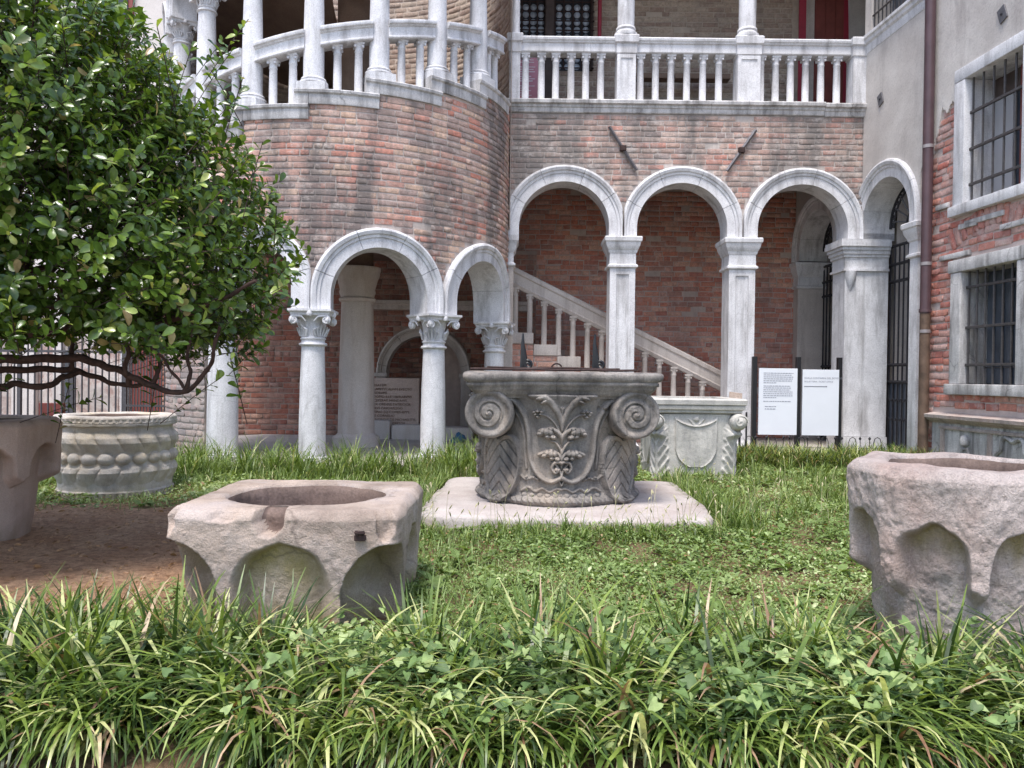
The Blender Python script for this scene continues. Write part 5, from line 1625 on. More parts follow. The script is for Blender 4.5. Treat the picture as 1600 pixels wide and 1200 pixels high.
# work on one face only, then repeat it
nf = nu // 4
i0 = nu - nf // 2
idx = np.arange(nf) - nf // 2
u1 = UA[:, idx]; z1 = ZZ[:, idx]
h1 = np.zeros_like(u1)
def ridge(pts, w, h, sm=True, n=8, taper=0.0):
    P = [zp(*q) for q in pts]
    if sm: P = [tuple(q) for q in crom(P, n)]
    D, T = dist_poly(u1, z1, P)
    ww = w * (1 - taper * T)
    return h * np.sqrt(np.clip(1 - (D / ww) ** 2, 0, 1))
def ell(c, a, b, h, rot=0.0, pw=.5):
    cu, cz = zp(*c); du, dz = u1 - cu, z1 - cz
    x = du * math.cos(rot) + dz * math.sin(rot); y = -du * math.sin(rot) + dz * math.cos(rot)
    return h * np.clip(1 - (x / a) ** 2 - (y / b) ** 2, 0, 1) ** pw
S_main = [(330, 232), (430, 262), (505, 340), (548, 450), (562, 560), (566, 660), (585, 760), (640, 850), (715, 888), (785, 862), (815, 800), (790, 752), (742, 752), (724, 790), (748, 822), (772, 800)]
h1 = np.maximum(h1, ridge(S_main[:10], .018, .034)); h1 = np.maximum(h1, ridge(S_main[9:], .013, .036))
h1 = np.maximum(h1, ridge([(300, 262), (400, 300), (470, 380), (512, 480), (528, 580), (530, 680), (540, 800)], .011, .014))
# broad sunk field left of the scroll belongs to the corner; central stalk
h1 = np.maximum(h1, ridge([(833, 1000), (833, 860), (833, 700), (833, 520), (833, 420)], .030, .028, taper=-.2))
for k in (-1, 0, 1): h1 = h1 + ridge([(820 + k * 12, 900), (818 + k * 14, 600), (815 + k * 20, 420), (810 + k * 26, 360)], .007, .010)
h1 = np.maximum(h1, ell((833, 285), .020, .020, .030)); 
for k in range(5):
    aa = k * 2 * PI / 5 + .3
    h1 = np.maximum(h1, ell((833 + 26 * math.cos(aa), 285 + 26 * math.sin(aa)), .013, .013, .032))
# upper leaf
h1 = np.maximum(h1, ridge([(800, 520), (775, 430), (735, 350), (690, 300), (640, 275), (600, 268)], .016, .022, taper=-.9))
h1 = np.maximum(h1, ell((650, 292), .034, .016, .034, .35)); h1 = np.maximum(h1, ell((672, 318), .028, .012, .036, .5))
h1 = np.maximum(h1, ridge([(790, 560), (740, 470), (690, 420), (640, 405)], .008, .016))
for (a, b_) in ((630, 385), (612, 408), (650, 405), (628, 425), (606, 392), (655, 388)): h1 = np.maximum(h1, ell((a, b_), .013, .011, .034))
# two drooping leaves
for (cx_, cy_, s_) in ((690, 535, 1.0), (720, 690, .9)):
    h1 = np.maximum(h1, ridge([(810, cy_ + 130), (800, cy_ + 60), (770, cy_ + 5), (720, cy_ - 22), (670, cy_ - 10), (635, cy_ + 5)], .017 * s_, .028))
    h1 = np.maximum(h1, ell((cx_ - 8, cy_ - 2), .058 * s_, .030 * s_, .046, -.15))
    h1 = np.maximum(h1, ell((cx_ - 48, cy_ + 12), .026 * s_, .018 * s_, .05, .5)); h1 = np.maximum(h1, ell((cx_ + 40, cy_ + 34), .024 * s_, .018 * s_, .05, -.4))
    h1 = np.maximum(h1, ell((cx_ + 2, cy_ + 30), .022 * s_, .018 * s_, .045))
    for k in range(4): h1 = h1 - ridge([(cx_ - 45 + 28 * k, cy_ - 25), (cx_ - 55 + 34 * k, cy_ + 30)], .0045, .010)
    h1 = np.maximum(h1, ridge([(800, cy_ + 190), (780, cy_ + 120), (745, cy_ + 70), (715, cy_ + 62)], .012, .024, taper=.5))
h1 = np.maximum(h1, ell((755, 800), .016, .016, .045))
h1 = np.maximum(h1, ridge([(500, 850), (540, 878), (590, 862), (630, 880)], .009, .014))
for k in range(4): h1 = np.maximum(h1, ell((545 + 26 * k, 862 + 8 * (k % 2)), .012, .010, .022))
h1 = np.maximum(h1, ridge([(510, 960), (560, 935), (610, 962), (660, 938), (710, 962), (760, 938), (833, 955)], .010, .014))
for k in range(6): h1 = np.maximum(h1, ell((530 + 55 * k, 985), .020, .014, .012))
for k in range(5): h1 = np.maximum(h1, ridge([(833, 960 - 60 * k), (800, 930 - 60 * k), (775 + 5 * k, 880 - 60 * k)], .009, .024, taper=.4))
h1 = np.maximum(h1, ridge([(260, 800), (280, 830), (300, 800)], .006, .012))
# oval shield at the corner, with slanting grooves
cu, cz = zp(398, 812)
du, dz = u1 - cu, z1 - cz
rot = -.16
x = du * math.cos(rot) + dz * math.sin(rot); y = -du * math.sin(rot) + dz * math.cos(rot)
q = (x / .098) ** 2 + (y / .235) ** 2
dome = np.clip(1 - q, 0, 1) ** .5
gro = np.abs(((y + x * 1.1) / .075) % 1 - .5)
ov = .034 * np.minimum(dome * 2.2, 1) - .013 * (gro < .09) * (q < .8)
ov = np.where((q > .86) & (q < 1.12), .044, ov)
h1 = np.where(q < 1.12, np.maximum(ov, 0), h1)
for k in range(4): H[:, (idx + k * nf) % nu] = h1 * 1.3
# rope at the foot
rope = np.exp(-((ZZ - .122) / .022) ** 2) * .016 * np.abs(np.sin((ang * 44) + ZZ * 40))
H = H + rope
# chips and pits
pit = fbm(np.cos(ang) * 4 + 0 * ZZ, np.sin(ang) * 4 + 0 * ZZ, ZZ * 7, 4, 55)
H = H - .03 * sstep(.75, 1.1, pit)
R = R0 + H
well_rings((R * np.cos(ang), R * np.sin(ang), ZZ), .86, .45, gx_, gy_, .12, M_['well_dark'], gw, .0028, 51, edge=.01)
# moulded square rim
nn = 400
ox, oy, f, p = square_dir(nn, 26)
pr = [(.60, .845), (.605, .862), (.625, .868), (.63, .885), (.645, .90), (.66, .918), (.66, .928), (.675, .935), (.68, .955), (.672, .962), (.688, .968), (.70, .985), (.703, 1.01), (.695, 1.022), (.67, 1.03), (.6, 1.032), (.5, 1.032), (.47, 1.03), (.455, 1.01), (.45, .9)]
X = np.array([ox * a for a, z in pr]); Y = np.array([oy * a for a, z in pr]); Z = np.array([np.full(nn, z) for a, z in pr])
rr_ = np.array([a for a, z in pr])
for i, (a, z) in enumerate(pr):
    if a < .56:
        an_ = np.arctan2(oy, ox); X[i] = a * np.cos(an_); Y[i] = a * np.sin(an_)
nz = fbm((X + 3) * 9, (Y + 3) * 9, Z * 14, 4, 61); n3 = fbm((X + 3) * 4, (Y + 1) * 4, Z * 5, 3, 64)
r = np.hypot(X, Y)
# broken near-left corner
corner = np.exp(-(((X + .62) / .22) ** 2 + ((Y + .70) / .12) ** 2))
d = .004 * nz - .05 * corner * sstep(-.1, .5, n3 + .3) * sstep(.9, .96, Z + 0 * X) - .02 * sstep(.5, .9, n3) * (Z > .95)
X = X * (1 + d / r); Y = Y * (1 + d / r); Z = Z + .004 * nz * (Z > 1.0) - .012 * corner
ring_mesh('rim', gx_ + X, gy_ + Y, Z, M_['well_dark'], gw)
# scrolls at the corners of each face
sp = MB()
R1 = .168
face = np.linspace(0, 1, 2)
def scroll_mesh():
    nr, na = 46, 120
    rr = np.linspace(.004, 1, nr)[:, None] * R1; aa = np.linspace(0, 2 * PI, na, endpoint=False)[None]
    # spiral ridge on the face
    q_ = rr / R1
    tt = q_ * 2.9 - aa / (2 * PI)
    w = np.abs((tt % 1) - .5) * 2
    inner_ = 1 - sstep(.58, .62, q_)
    hgt = inner_ * (.030 - .020 * q_ - .016 * sstep(.62, .95, w)) + (1 - inner_) * (.004 + .020 * sstep(.66, .9, q_) - .012 * sstep(.93, 1.0, q_)) + .014 * (1 - sstep(.05, .13, q_))
    X = rr * np.cos(aa); Z = rr * np.sin(aa); Y = -hgt + 0 * X
    outr = [(1.03, .012), (1.05, .04), (1.02, .08), (1.05, .13), (.98, .22), (.95, .42), (.98, .6)]
    X = np.vstack([X] + [R1 * k * np.cos(aa) for k, y in outr]); Z = np.vstack([Z] + [R1 * k * np.sin(aa) for k, y in outr]); Y = np.vstack([Y] + [np.full((1, na), y) for k, y in outr])
    nz = .003 * fbm(X * 18, Y * 18, Z * 18, 3, 71)
    V = np.stack([X * (1 + nz * 6), Y + nz, Z * (1 + nz * 6)], -1).reshape(-1, 3)
    return mesh_from('volute', V, grid_faces(na, nr + len(outr)), M_['well_dark'], True)
sm_ = scroll_mesh()
for k in (0, 2):
    for s in (-1, 1):
        M = Matrix.Translation((gx_, gy_, 0)) @ Matrix.Rotation(k * PI / 2, 4, 'Z') @ Matrix.Translation((s * .515, -.61, .735)) @ Matrix.Rotation(s * .14, 4, 'Z') @ Matrix.Diagonal((s, 1, 1, 1))
        place('volute', sm_, gw, M)
        # stalk under the scroll
# iron: flat bar across the mouth, two scrolled uprights, a ring
ir = part_empty('iron_frame', (gx_, gy_, 1.03), gw)
zt = 1.045
pts = [(at(735 + 26 * i, 571 + (1.5 if i % 2 else 0), 5.62)) for i in range(11)]
MB().tube([(p.x, 5.62 + .01 * math.sin(i), zt + .002 * math.sin(i * 2)) for i, p in enumerate(pts)], .010, 6).tube([(p.x, 5.64, zt + .012 + .003 * math.cos(i * 1.3)) for i, p in enumerate(pts[1:-1])], .006, 5).build('bar', M_['iron_rust'], ir, angle=50)
for px, sgn in ((815.5, 1), (928, 1)):
    p = at(px, 568, 5.75)
    for j, (dx, h, r) in enumerate(((0, .26, .014), (.02, .21, .012))):
        MB().tube([(p.x + dx - .002, 5.75, zt), (p.x + dx * .6 + .010, 5.75, zt + h * .35), (p.x + dx * .5 + .004, 5.75, zt + h * .7), (p.x + .006, 5.75, zt + h)], [r, r * 1.5, r, r * .4], 6).build('upright', M_['black'], ir, angle=50)
    MB().tube(spiral_pts((p.x + .042, 5.75, zt + .035), (1, 0, 0), (0, 0, 1), .036, 1.5, 18, PI * .9, -1), .012, 6).build('scroll', M_['black'], ir, angle=50)
p = at(870, 560, 5.7)
MB().tube([(p.x + .04 * math.cos(a), 5.7, zt + .045 * math.sin(a)) for a in [PI * q / 12 for q in range(13)]], .006, 6).build('ring', M_['iron_rust'], ir, angle=50)

# ================================================================== plants
rng = np.random.default_rng(12)
M_['lawn'] = leaf_mat('lawn_leaf', [(0, (.10, .145, .035)), (.35, (.155, .23, .065)), (.7, (.29, .375, .14)), (.93, (.50, .56, .30)), (.97, (.36, .22, .12)), (1, (.34, .19, .10))], .5, .4, trans=.25)
M_['grass'] = leaf_mat('grass_blade', [(0, (.06, .10, .022)), (.5, (.14, .205, .05)), (.85, (.30, .37, .12)), (1, (.52, .48, .28))], .45, .35, trans=.3)
M_['lily'] = leaf_mat('lily_turf_blade', [(0, (.025, .05, .012)), (.4, (.08, .135, .024)), (.7, (.22, .29, .06)), (.88, (.52, .54, .24)), (.89, (.20, .10, .055)), (.95, (.40, .26, .16)), (1, (.55, .45, .28))], .38, .5, trans=.25)
M_['bind'] = leaf_mat('bindweed_leaf', [(0, (.08, .14, .045)), (.5, (.18, .27, .09)), (1, (.40, .48, .20))], .5, .35, trans=.3)
M_['bind_o'] = leaf_mat('bindweed_leaf_single', [(0, (.08, .14, .045)), (.5, (.18, .27, .09)), (1, (.40, .48, .20))], .5, .35, obj=True, trans=.3)
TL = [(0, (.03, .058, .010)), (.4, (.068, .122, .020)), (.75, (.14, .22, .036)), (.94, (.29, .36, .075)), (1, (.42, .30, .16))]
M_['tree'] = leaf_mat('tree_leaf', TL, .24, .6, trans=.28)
M_['tree_o'] = leaf_mat('tree_leaf_single', TL, .24, .6, obj=True, trans=.28)
M_['straw'] = plain('seed_heads', (.42, .38, .22), .8, 0, .2)

def instances(T, TF, pos, rot, scale, rnd):
    """copies of a small template: T (m,3), rot (n,3,3) whose columns are the axes"""
    n, m = len(pos), len(T)
    V = np.einsum('nij,mj->nmi', rot, T) * np.asarray(scale)[:, None, None] + pos[:, None]
    F = (TF[None] + (np.arange(n) * m)[:, None, None]).reshape(-1, TF.shape[1])
    return V.reshape(-1, 3), F, np.repeat(rnd, m)
def axes(dirv, up, roll=None):
    """rotation with local y along dirv and local z near up"""
    y = dirv / np.linalg.norm(dirv, axis=1, keepdims=True)
    x = np.cross(y, up); x /= np.linalg.norm(x, axis=1, keepdims=True) + 1e-9
    z = np.cross(x, y)
    if roll is not None:
        c, s = np.cos(roll)[:, None], np.sin(roll)[:, None]
        x, z = x * c + z * s, z * c - x * s
    return np.stack([x, y, z], -1)
def leaf_template(outline, fold=.25, curl=.15):
    """outline [(w, y)] half widths along the leaf, folded along the midrib"""
    V, F = [], []
    for (w, y) in outline:
        zc = -curl * y * y
        V += [(-w, y, zc + fold * w), (0, y, zc), (w, y, zc + fold * w)]
    for i in range(len(outline) - 1):
        a = i * 3
        F += [(a, a + 1, a + 4, a + 3), (a + 1, a + 2, a + 5, a + 4)]
    return np.array(V, float), np.array(F)
def blades(base, az, length, width, lean, droop, rnd, segs=5, tipw=.12):
    """curved grass blades; lean = start angle from vertical, droop = added bend to the tip"""
    n = len(base)
    t = np.linspace(0, 1, segs + 1)
    V = np.zeros((n, segs + 1, 2, 3))
    p = base.copy()
    dx, dy = np.cos(az), np.sin(az)
    side = np.stack([-dy, dx, np.zeros(n)], -1)
    for i in range(segs + 1):
        w = width * (1 - t[i] ** 2.2 * (1 - tipw)) * (.75 + .5 * min(1, t[i] * 3)) * .5
        V[:, i, 0] = p - side * w[:, None]; V[:, i, 1] = p + side * w[:, None]
        a = lean + droop * (t[i] + .5 / segs) ** 1.3
        st = length / segs
        p = p + np.stack([dx * np.sin(a), dy * np.sin(a), np.cos(a)], -1) * st[:, None]
    I = np.arange(n)[:, None] * (2 * (segs + 1))
    k = np.arange(segs) * 2
    F = np.stack([I + k, I + k + 1, I + k + 3, I + k + 2], -1).reshape(-1, 4)
    return V.reshape(-1, 3), F, np.repeat(rnd, 2 * (segs + 1))
def join(parts):
    VV, FF, RR, b = [], [], [], 0
    for V, F, R in parts:
        VV.append(V); FF.append(F + b); RR.append(R); b += len(V)
    return np.vstack(VV), np.vstack(FF), np.concatenate(RR)

# where nothing grows: slab, wellheads, bare soil
def blocked(x, y, m=0.0):
    bl = (np.abs(x - .40) < 1.0 - m) & (np.abs(y - 6.15) < 1.03 - m)
    for cx, cy, r, sq in ((-.872, 3.46, .41, 1), (1.685, 2.98, .30, 0), (-3.2, 4.72, .33, 0), (fx, fy, .45, 0), (sx_, sy_, .42, 1)):
        bl |= ((np.maximum(np.abs(x - cx), np.abs(y - cy)) if sq else np.hypot(x - cx, y - cy)) < r - m)
    return bl
def scatter(n, x0, x1, y0, y1, dens=None):
    x = rng.uniform(x0, x1, n); y = rng.uniform(y0, y1, n)
    return x, y
# --- low ground cover
n = 230000
yy = 2.6 + (9.9 - 2.6) * rng.random(n) ** 1.25
xx = rng.uniform(-1, 1, n) * (yy * .70 + .3)
keep = (~blocked(xx, yy)) & (fbm(xx * 2.3, yy * 2.3, 8, 3, 93) + rng.normal(0, .3, n) > -1.0) & (rng.random(n) > soilness(xx, yy) * 1.25 - .02) & (xx < 4.75) & (xx > -5.2) & (np.hypot(xx - TX, yy - TY) > TR + .20) & ~((yy > 9.75) & (xx > -.5))
patch = fbm(xx * 1.3, yy * 1.3, 0, 3, 91)
xx, yy, patch = xx[keep], yy[keep], patch[keep]
n = len(xx)
hgt = .006 + .05 * rng.random(n) + .035 * np.clip(fbm(xx * 3.5, yy * 3.5, 1, 2, 92), -.4, 1)
pos = np.stack([xx, yy, ground_z(xx, yy) + hgt], -1)
az = rng.uniform(0, 2 * PI, n); el = rng.normal(.35, .4, n)
dv = np.stack([np.cos(az) * np.cos(el), np.sin(az) * np.cos(el), np.sin(el)], -1)
T1, F1 = leaf_template([(.02, 0), (.24, .3), (.27, .6), (.04, 1.0)], .35, .4)
rot = axes(dv, np.tile([0, 0, 1.0], (n, 1)), rng.normal(0, .45, n))
rv = np.clip(.42 + .25 * patch + rng.normal(0, .2, n), 0, .93)
brown = rng.random(n) < .03; rv[brown] = rng.uniform(.95, 1, brown.sum())
lawn = [instances(T1, F1, pos, rot, rng.uniform(.012, .030, n) * (.75 + .5 * (fbm(xx * 4, yy * 4, 2, 2, 97) > 0)) * (1 + .15 * (yy > 6)), rv)]
# short grass among it
n = 42000
yy = 2.9 + 7.2 * rng.random(n) ** 1.1; xx = rng.uniform(-1, 1, n) * (yy * .70 + .3)
g = fbm(xx * .9 + 5, yy * .9, 0, 3, 95)
keep = (~blocked(xx, yy)) & (rng.random(n) > soilness(xx, yy) * 1.15 - .03) & (xx < 4.75) & (xx > -5.2) & (np.hypot(xx - TX, yy - TY) > TR + .20) & ~((yy > 9.75) & (xx > -.5)) & (g + rng.normal(0, .3, n) > -.1)
xx, yy = xx[keep], yy[keep]; n = len(xx)
base = np.stack([xx, yy, ground_z(xx, yy)], -1)
lawn.append(blades(base, rng.uniform(0, 2 * PI, n), rng.uniform(.03, .11, n) * (.7 + .6 * (fbm(xx * 2.2, yy * 2.2, 5, 2, 98) > .1)), rng.uniform(.003, .006, n), rng.uniform(.05, .6, n), rng.uniform(.2, 1.2, n), np.clip(rng.normal(.4, .22, n), 0, .93), 3))
# broad weeds (plantain-like rosettes)
nr_ = 420
yy = 3.0 + 5.5 * rng.random(nr_); xx = rng.uniform(-1, 1, nr_) * (yy * .62)
keep = (~blocked(xx, yy)) & (soilness(xx, yy) < .5) & (xx < 4.4)
xx, yy = xx[keep], yy[keep]
cx = np.repeat(xx, 6); cy = np.repeat(yy, 6); n = len(cx)
az = rng.uniform(0, 2 * PI, n); el = rng.uniform(.2, 1.0, n)
dv = np.stack([np.cos(az) * np.cos(el), np.sin(az) * np.cos(el), np.sin(el)], -1)
T2, F2 = leaf_template([(.03, 0), (.16, .3), (.24, .55), (.18, .8), (.02, 1.0)], .3, .5)
lawn.append(instances(T2, F2, np.stack([cx, cy, ground_z(cx, cy) + .02], -1), axes(dv, np.tile([0, 0, 1.0], (n, 1))), rng.uniform(.06, .11, n), np.clip(rng.normal(.3, .15, n), 0, .9)))
# fallen leaves and straws on the bare soil
n = 1300
yy = rng.uniform(2.7, 6.2, n); xx = -1.3 - rng.random(n) * 2.9
keep = ~blocked(xx, yy) & (rng.random(n) < soilness(xx, yy)); xx, yy = xx[keep], yy[keep]; n = len(xx)
az = rng.uniform(0, 2 * PI, n)
dv = np.stack([np.cos(az), np.sin(az), rng.normal(.05, .12, n)], -1)
lawn.append(instances(T2, F2, np.stack([xx, yy, ground_z(xx, yy) + .026 + .008 * fbm(xx * 9, yy * 9, 4, 4, 85)], -1), axes(dv, np.tile([0, 0, 1.0], (n, 1)), rng.normal(0, .5, n)), rng.uniform(.012, .045, n), rng.uniform(.985, 1, n)))
V, F, Rn = join(lawn)
stuff(place('lawn', mesh_from('lawn', V, F, M_['lawn'], rnd=Rn)), 'low green ground cover of clover, weeds and short grass', 'lawn')

# --- taller grass at the back, along the slab and round the feet of the columns
def tall(n, x0, x1, y0, y1, lmin, lmax, wmin, wmax, cond=None, clump=0, rshift=0.0, droop=(.5, 2.0)):
    if clump:
        k = max(1, n // clump)
        cx, cy = rng.uniform(x0, x1, k), rng.uniform(y0, y1, k)
        i = rng.integers(0, k, n); hs = rng.uniform(.45, 1.15, k)[i]; xx = cx[i] + rng.normal(0, .035, n); yy = cy[i] + rng.normal(0, .035, n)
    else: xx, yy = rng.uniform(x0, x1, n), rng.uniform(y0, y1, n); hs = np.ones(n)
    keep = (~blocked(xx, yy)) & (np.hypot(xx - TX, yy - TY) > TR + .10) & ~((yy > 9.85) & (xx > -.5)) & (soilness(xx, yy) < .6)
    if cond is not None: keep &= cond(xx, yy)
    xx, yy, hs = xx[keep], yy[keep], hs[keep]; m = len(xx)
    base = np.stack([xx, yy, ground_z(xx, yy)], -1)
    return blades(base, rng.uniform(0, 2 * PI, m), rng.uniform(lmin, lmax, m) * hs, rng.uniform(wmin, wmax, m), rng.uniform(.0, .35, m), rng.uniform(droop[0], droop[1], m), np.clip(rng.normal(.45 + rshift, .25, m), 0, 1), 4)
ring = lambda x, y: (np.hypot(x - TX, y - TY) < TR + 1.15)
parts = [tall(17000, -4.9, .1, 7.3, 10.4, .18, .44, .007, .012, ring, 26),
         tall(2500, -4.9, .3, 7.0, 9.0, .10, .24, .006, .010, None, 30),
         tall(6000, .0, 4.6, 7.4, 9.75, .08, .26, .006, .010, None, 20),
         tall(3500, .9, 3.6, 5.0, 7.4, .08, .22, .005, .009, None, 35),
         tall(2600, -.75, 1.6, 4.75, 5.15, .06, .17, .005, .008, None, 22),
         tall(1500, -5, -3.9, 6.4, 8.2, .1, .25, .006, .01), tall(1600, -3.1, -1.2, 6.9, 8, .08, .2, .006, .01),
         tall(1300, -.75, -.55, 5.0, 7.4, .1, .25, .006, .009), tall(1500, 1.35, 1.6, 5.0, 7.4, .1, .25, .006, .009)]
V, F, Rn = join(parts)
stuff(place('tall_grass', mesh_from('tall_grass', V, F, M_['grass'], rnd=Rn)), 'tall tufty grass round the columns and behind the lawn', 'grass')
# seed heads on thin stalks by the slab and the columns
b = MB(); sd = random.Random(4)
for i in range(150):
    if i < 70: x, y = sd.uniform(-.7, 1.3), sd.uniform(4.85, 5.12)
    elif i < 110: x, y = sd.uniform(1.3, 3.4), sd.uniform(5, 7.2)
    else: x, y = sd.uniform(-3.6, -.4), sd.uniform(7.4, 8.1)
    h = sd.uniform(.12, .30); a = sd.uniform(0, 6.28); l = sd.uniform(.02, .07)
    p0 = Vector((x, y, 0)); p1 = Vector((x + l * .4 * math.cos(a), y + l * .4 * math.sin(a), h * .7)); p2 = Vector((x + l * math.cos(a), y + l * math.sin(a), h))
    p3 = p2 + Vector((.02 * math.cos(a), .02 * math.sin(a), sd.uniform(.012, .035)))
    b.tube([p0, p1, p2], [.0016, .0014, .001], 3); b.tube([p2, (p2 + p3) / 2, p3], [.002, .0055, .002], 5)
stuff(b.build('seed_heads', M_['straw']), 'thin stalks with pale seed heads standing before the slab', 'grass')

# --- lily turf: dense strap leaves along the front border and by the arcade
def lily(n, x0, x1, y0, y1, lmin, lmax, wmin, wmax, dens, droop=(.7, 1.9), cond=None, bias=None, spread=.05, lean=(.02, .45)):
    k = max(1, n // dens)
    cx, cy = rng.uniform(x0, x1, k), rng.uniform(y0, y1, k)
    i = rng.integers(0, k, n)
    xx = cx[i] + rng.normal(0, spread, n); yy = cy[i] + rng.normal(0, spread, n)
    cl = rng.normal(0, .12, k)[i]
    keep = ~blocked(xx, yy, -.03)
    if cond is not None: keep &= cond(xx, yy)
    xx, yy, cl = xx[keep], yy[keep], cl[keep]; m = len(xx)
    r = np.clip(rng.normal(.44, .27, m) + cl, 0, .88)
    dead = rng.random(m) < .06; r[dead] = rng.uniform(.89, 1, dead.sum())
    az = rng.uniform(0, 2 * PI, m)
    if bias: az = rng.normal(-PI / 2, .8, m)
    dr = rng.uniform(droop[0], droop[1], m)
    L = rng.uniform(lmin, lmax, m)
    return blades(np.stack([xx, yy, ground_z(xx, yy) - .01], -1), az, L, rng.uniform(wmin, wmax, m), rng.uniform(*lean, m), dr, r, 7, .1)
front = lambda x, y: (y < 2.58 + .06 * np.sin(x * 3.1) + .05 * np.sin(x * 7.3 + 1) - .12 * (np.abs(x - 1.5) < .45)) & (y > 1.99)
parts = [*[lily(46, x - .05, x + .05, y, y + .06, .26, .42, .009, .015, 40, droop=(.2, 1.1), spread=.03) for x, y in ((-1.55, 2.5), (-1.12, 2.5), (-.92, 2.55), (-.72, 2.52), (-.30, 2.5), (.12, 2.55), (.55, 2.6), (.82, 2.5), (1.0, 2.55), (1.35, 2.35), (1.62, 2.35), (-1.3, 2.35), (.3, 2.3))],
         lily(6800, -2.3, 2.3, 2.12, 2.68, .22, .50, .008, .0165, 40, droop=(1.0, 2.5), cond=front, spread=.04, lean=(.15, .85)),
         lily(2100, -1.9, 1.9, 2.03, 2.2, .14, .38, .008, .014, 30, droop=(1.5, 3.0), cond=front, spread=.03, bias=1),
         lily(260, -2.0, 2.2, 2.25, 2.65, .20, .32, .008, .014, 9, droop=(.25, .9), cond=front, spread=.03),
         lily(6500, 2.0, 4.7, 8.6, 9.5, .22, .36, .008, .012, 34),
         lily(1100, -5.0, -3.9, 5.6, 6.3, .2, .36, .007, .011, 30),
         lily(120, 1.0, 1.2, 2.6, 2.7, .2, .32, .008, .013, 25), lily(170, -1.6, -1.3, 2.6, 2.8, .22, .36, .008, .013, 20, droop=(.3, 1.2))]
V, F, Rn = join(parts)
stuff(place('lily_turf', mesh_from('lily_turf', V, F, M_['lily'], rnd=Rn)), 'dense arching strap leaves of lily turf along the front border', 'lily turf')

# --- bindweed: arrow-shaped leaves climbing over the border
AT = np.array([(0, 0, 0), (-.16, -.13, .03), (-.33, -.20, .07), (-.42, -.02, .06), (-.37, .26, .05), (-.20, .64, -.02), (0, 1.0, -.16),
               (.20, .64, -.02), (.37, .26, .05), (.42, -.02, .06), (.33, -.20, .07), (.16, -.13, .03), (0, .35, -.03)], float)
AF = [(0, 1, 3, 12), (1, 2, 3, 3), (12, 3, 4, 4), (12, 4, 5, 5), (12, 5, 6, 6), (0, 12, 9, 11), (11, 9, 10, 10), (12, 8, 9, 9), (12, 7, 8, 8), (12, 6, 7, 7)]
AT3 = np.array([f[:3] if f[2] == f[3] else f[:3] for f in AF] + [(0, 3, 12), (0, 12, 9)] )
AT3 = np.array([(0, 1, 3), (0, 3, 12), (1, 2, 3), (12, 3, 4), (12, 4, 5), (12, 5, 6), (0, 12, 9), (0, 9, 11), (11, 9, 10), (12, 8, 9), (12, 7, 8), (12, 6, 7)])
nv_ = 600
vx = rng.uniform(-2.2, 2.4, nv_); vy = rng.uniform(2.05, 2.58, nv_)
P, D, S = [], [], []
vines = MB()
for i in range(nv_):
    # a twining stem that wanders over the top of the border
    x, y = vx[i], vy[i]
    wgt = .35 + .65 * (np.sin(x * 1.7 + .6) * .5 + .5) * (1 if x > -.2 else .35)
    if rng.random() > wgt: continue
    a = rng.uniform(0, 2 * PI); z = rng.uniform(.08, .2) if y > 2.25 else rng.uniform(.02, .2)
    pts = []
    for k in range(rng.integers(3, 8)):
        zmax = .19 - .05 * max(0, (2.35 - y) / .3)
        z = min(max(z + rng.normal(0, .03), .03), zmax)
        pts.append((x, y, z))
        P.append((x + rng.normal(0, .015), y + rng.normal(0, .015), z + rng.uniform(.0, .04)))
        el = rng.normal(-.15, .4); az = rng.uniform(0, 2 * PI) if rng.random() < .35 else rng.normal(-PI / 2, .9)
        D.append((math.cos(az) * math.cos(el), math.sin(az) * math.cos(el), math.sin(el)))
        S.append(rng.uniform(.016, .036) + .026 * rng.random() ** 3)
        a += rng.normal(0, .5); x += .07 * math.cos(a); y += .05 * math.sin(a); y = min(max(y, 2.03), 2.62)
    if len(pts) > 1: vines.tube(pts, .0022, 4)
P, D, S = np.array(P), np.array(D), np.array(S)
n = len(P)
up = np.tile([0, -.55, .85], (n, 1)) + rng.normal(0, .25, (n, 3))
rot = axes(D, up)
score = S / P[:, 1] * (P[:, 2] > .1)
order = np.argsort(-score)
bw_ = thing('bindweed', (0, 2.5, 0), 'bindweed with arrow shaped leaves twining over the front border', 'bindweed')
stuff(vines.build('stems', M_['bind'], bw_))
lm_ = [mesh_from('leaf', AT * np.array([sx, 1, sz]), AT3, M_['bind_o'], True) for sx, sz in ((1, 1), (.85, 1.3), (1.1, .6), (.95, -.5))]
for k, i in enumerate(order[:290]):
    M = Matrix((rot[i] * S[i]).tolist()).to_4x4(); M.translation = Vector(P[i])
    place('leaf', lm_[k % 4], bw_, M)
r_ = order[290:]
V, F, Rn = instances(AT, AT3, P[r_], rot[r_], S[r_], rng.random(len(r_)))
stuff(place('leaves', mesh_from('leaves', V, F, M_['bind'], True, rnd=Rn), bw_))

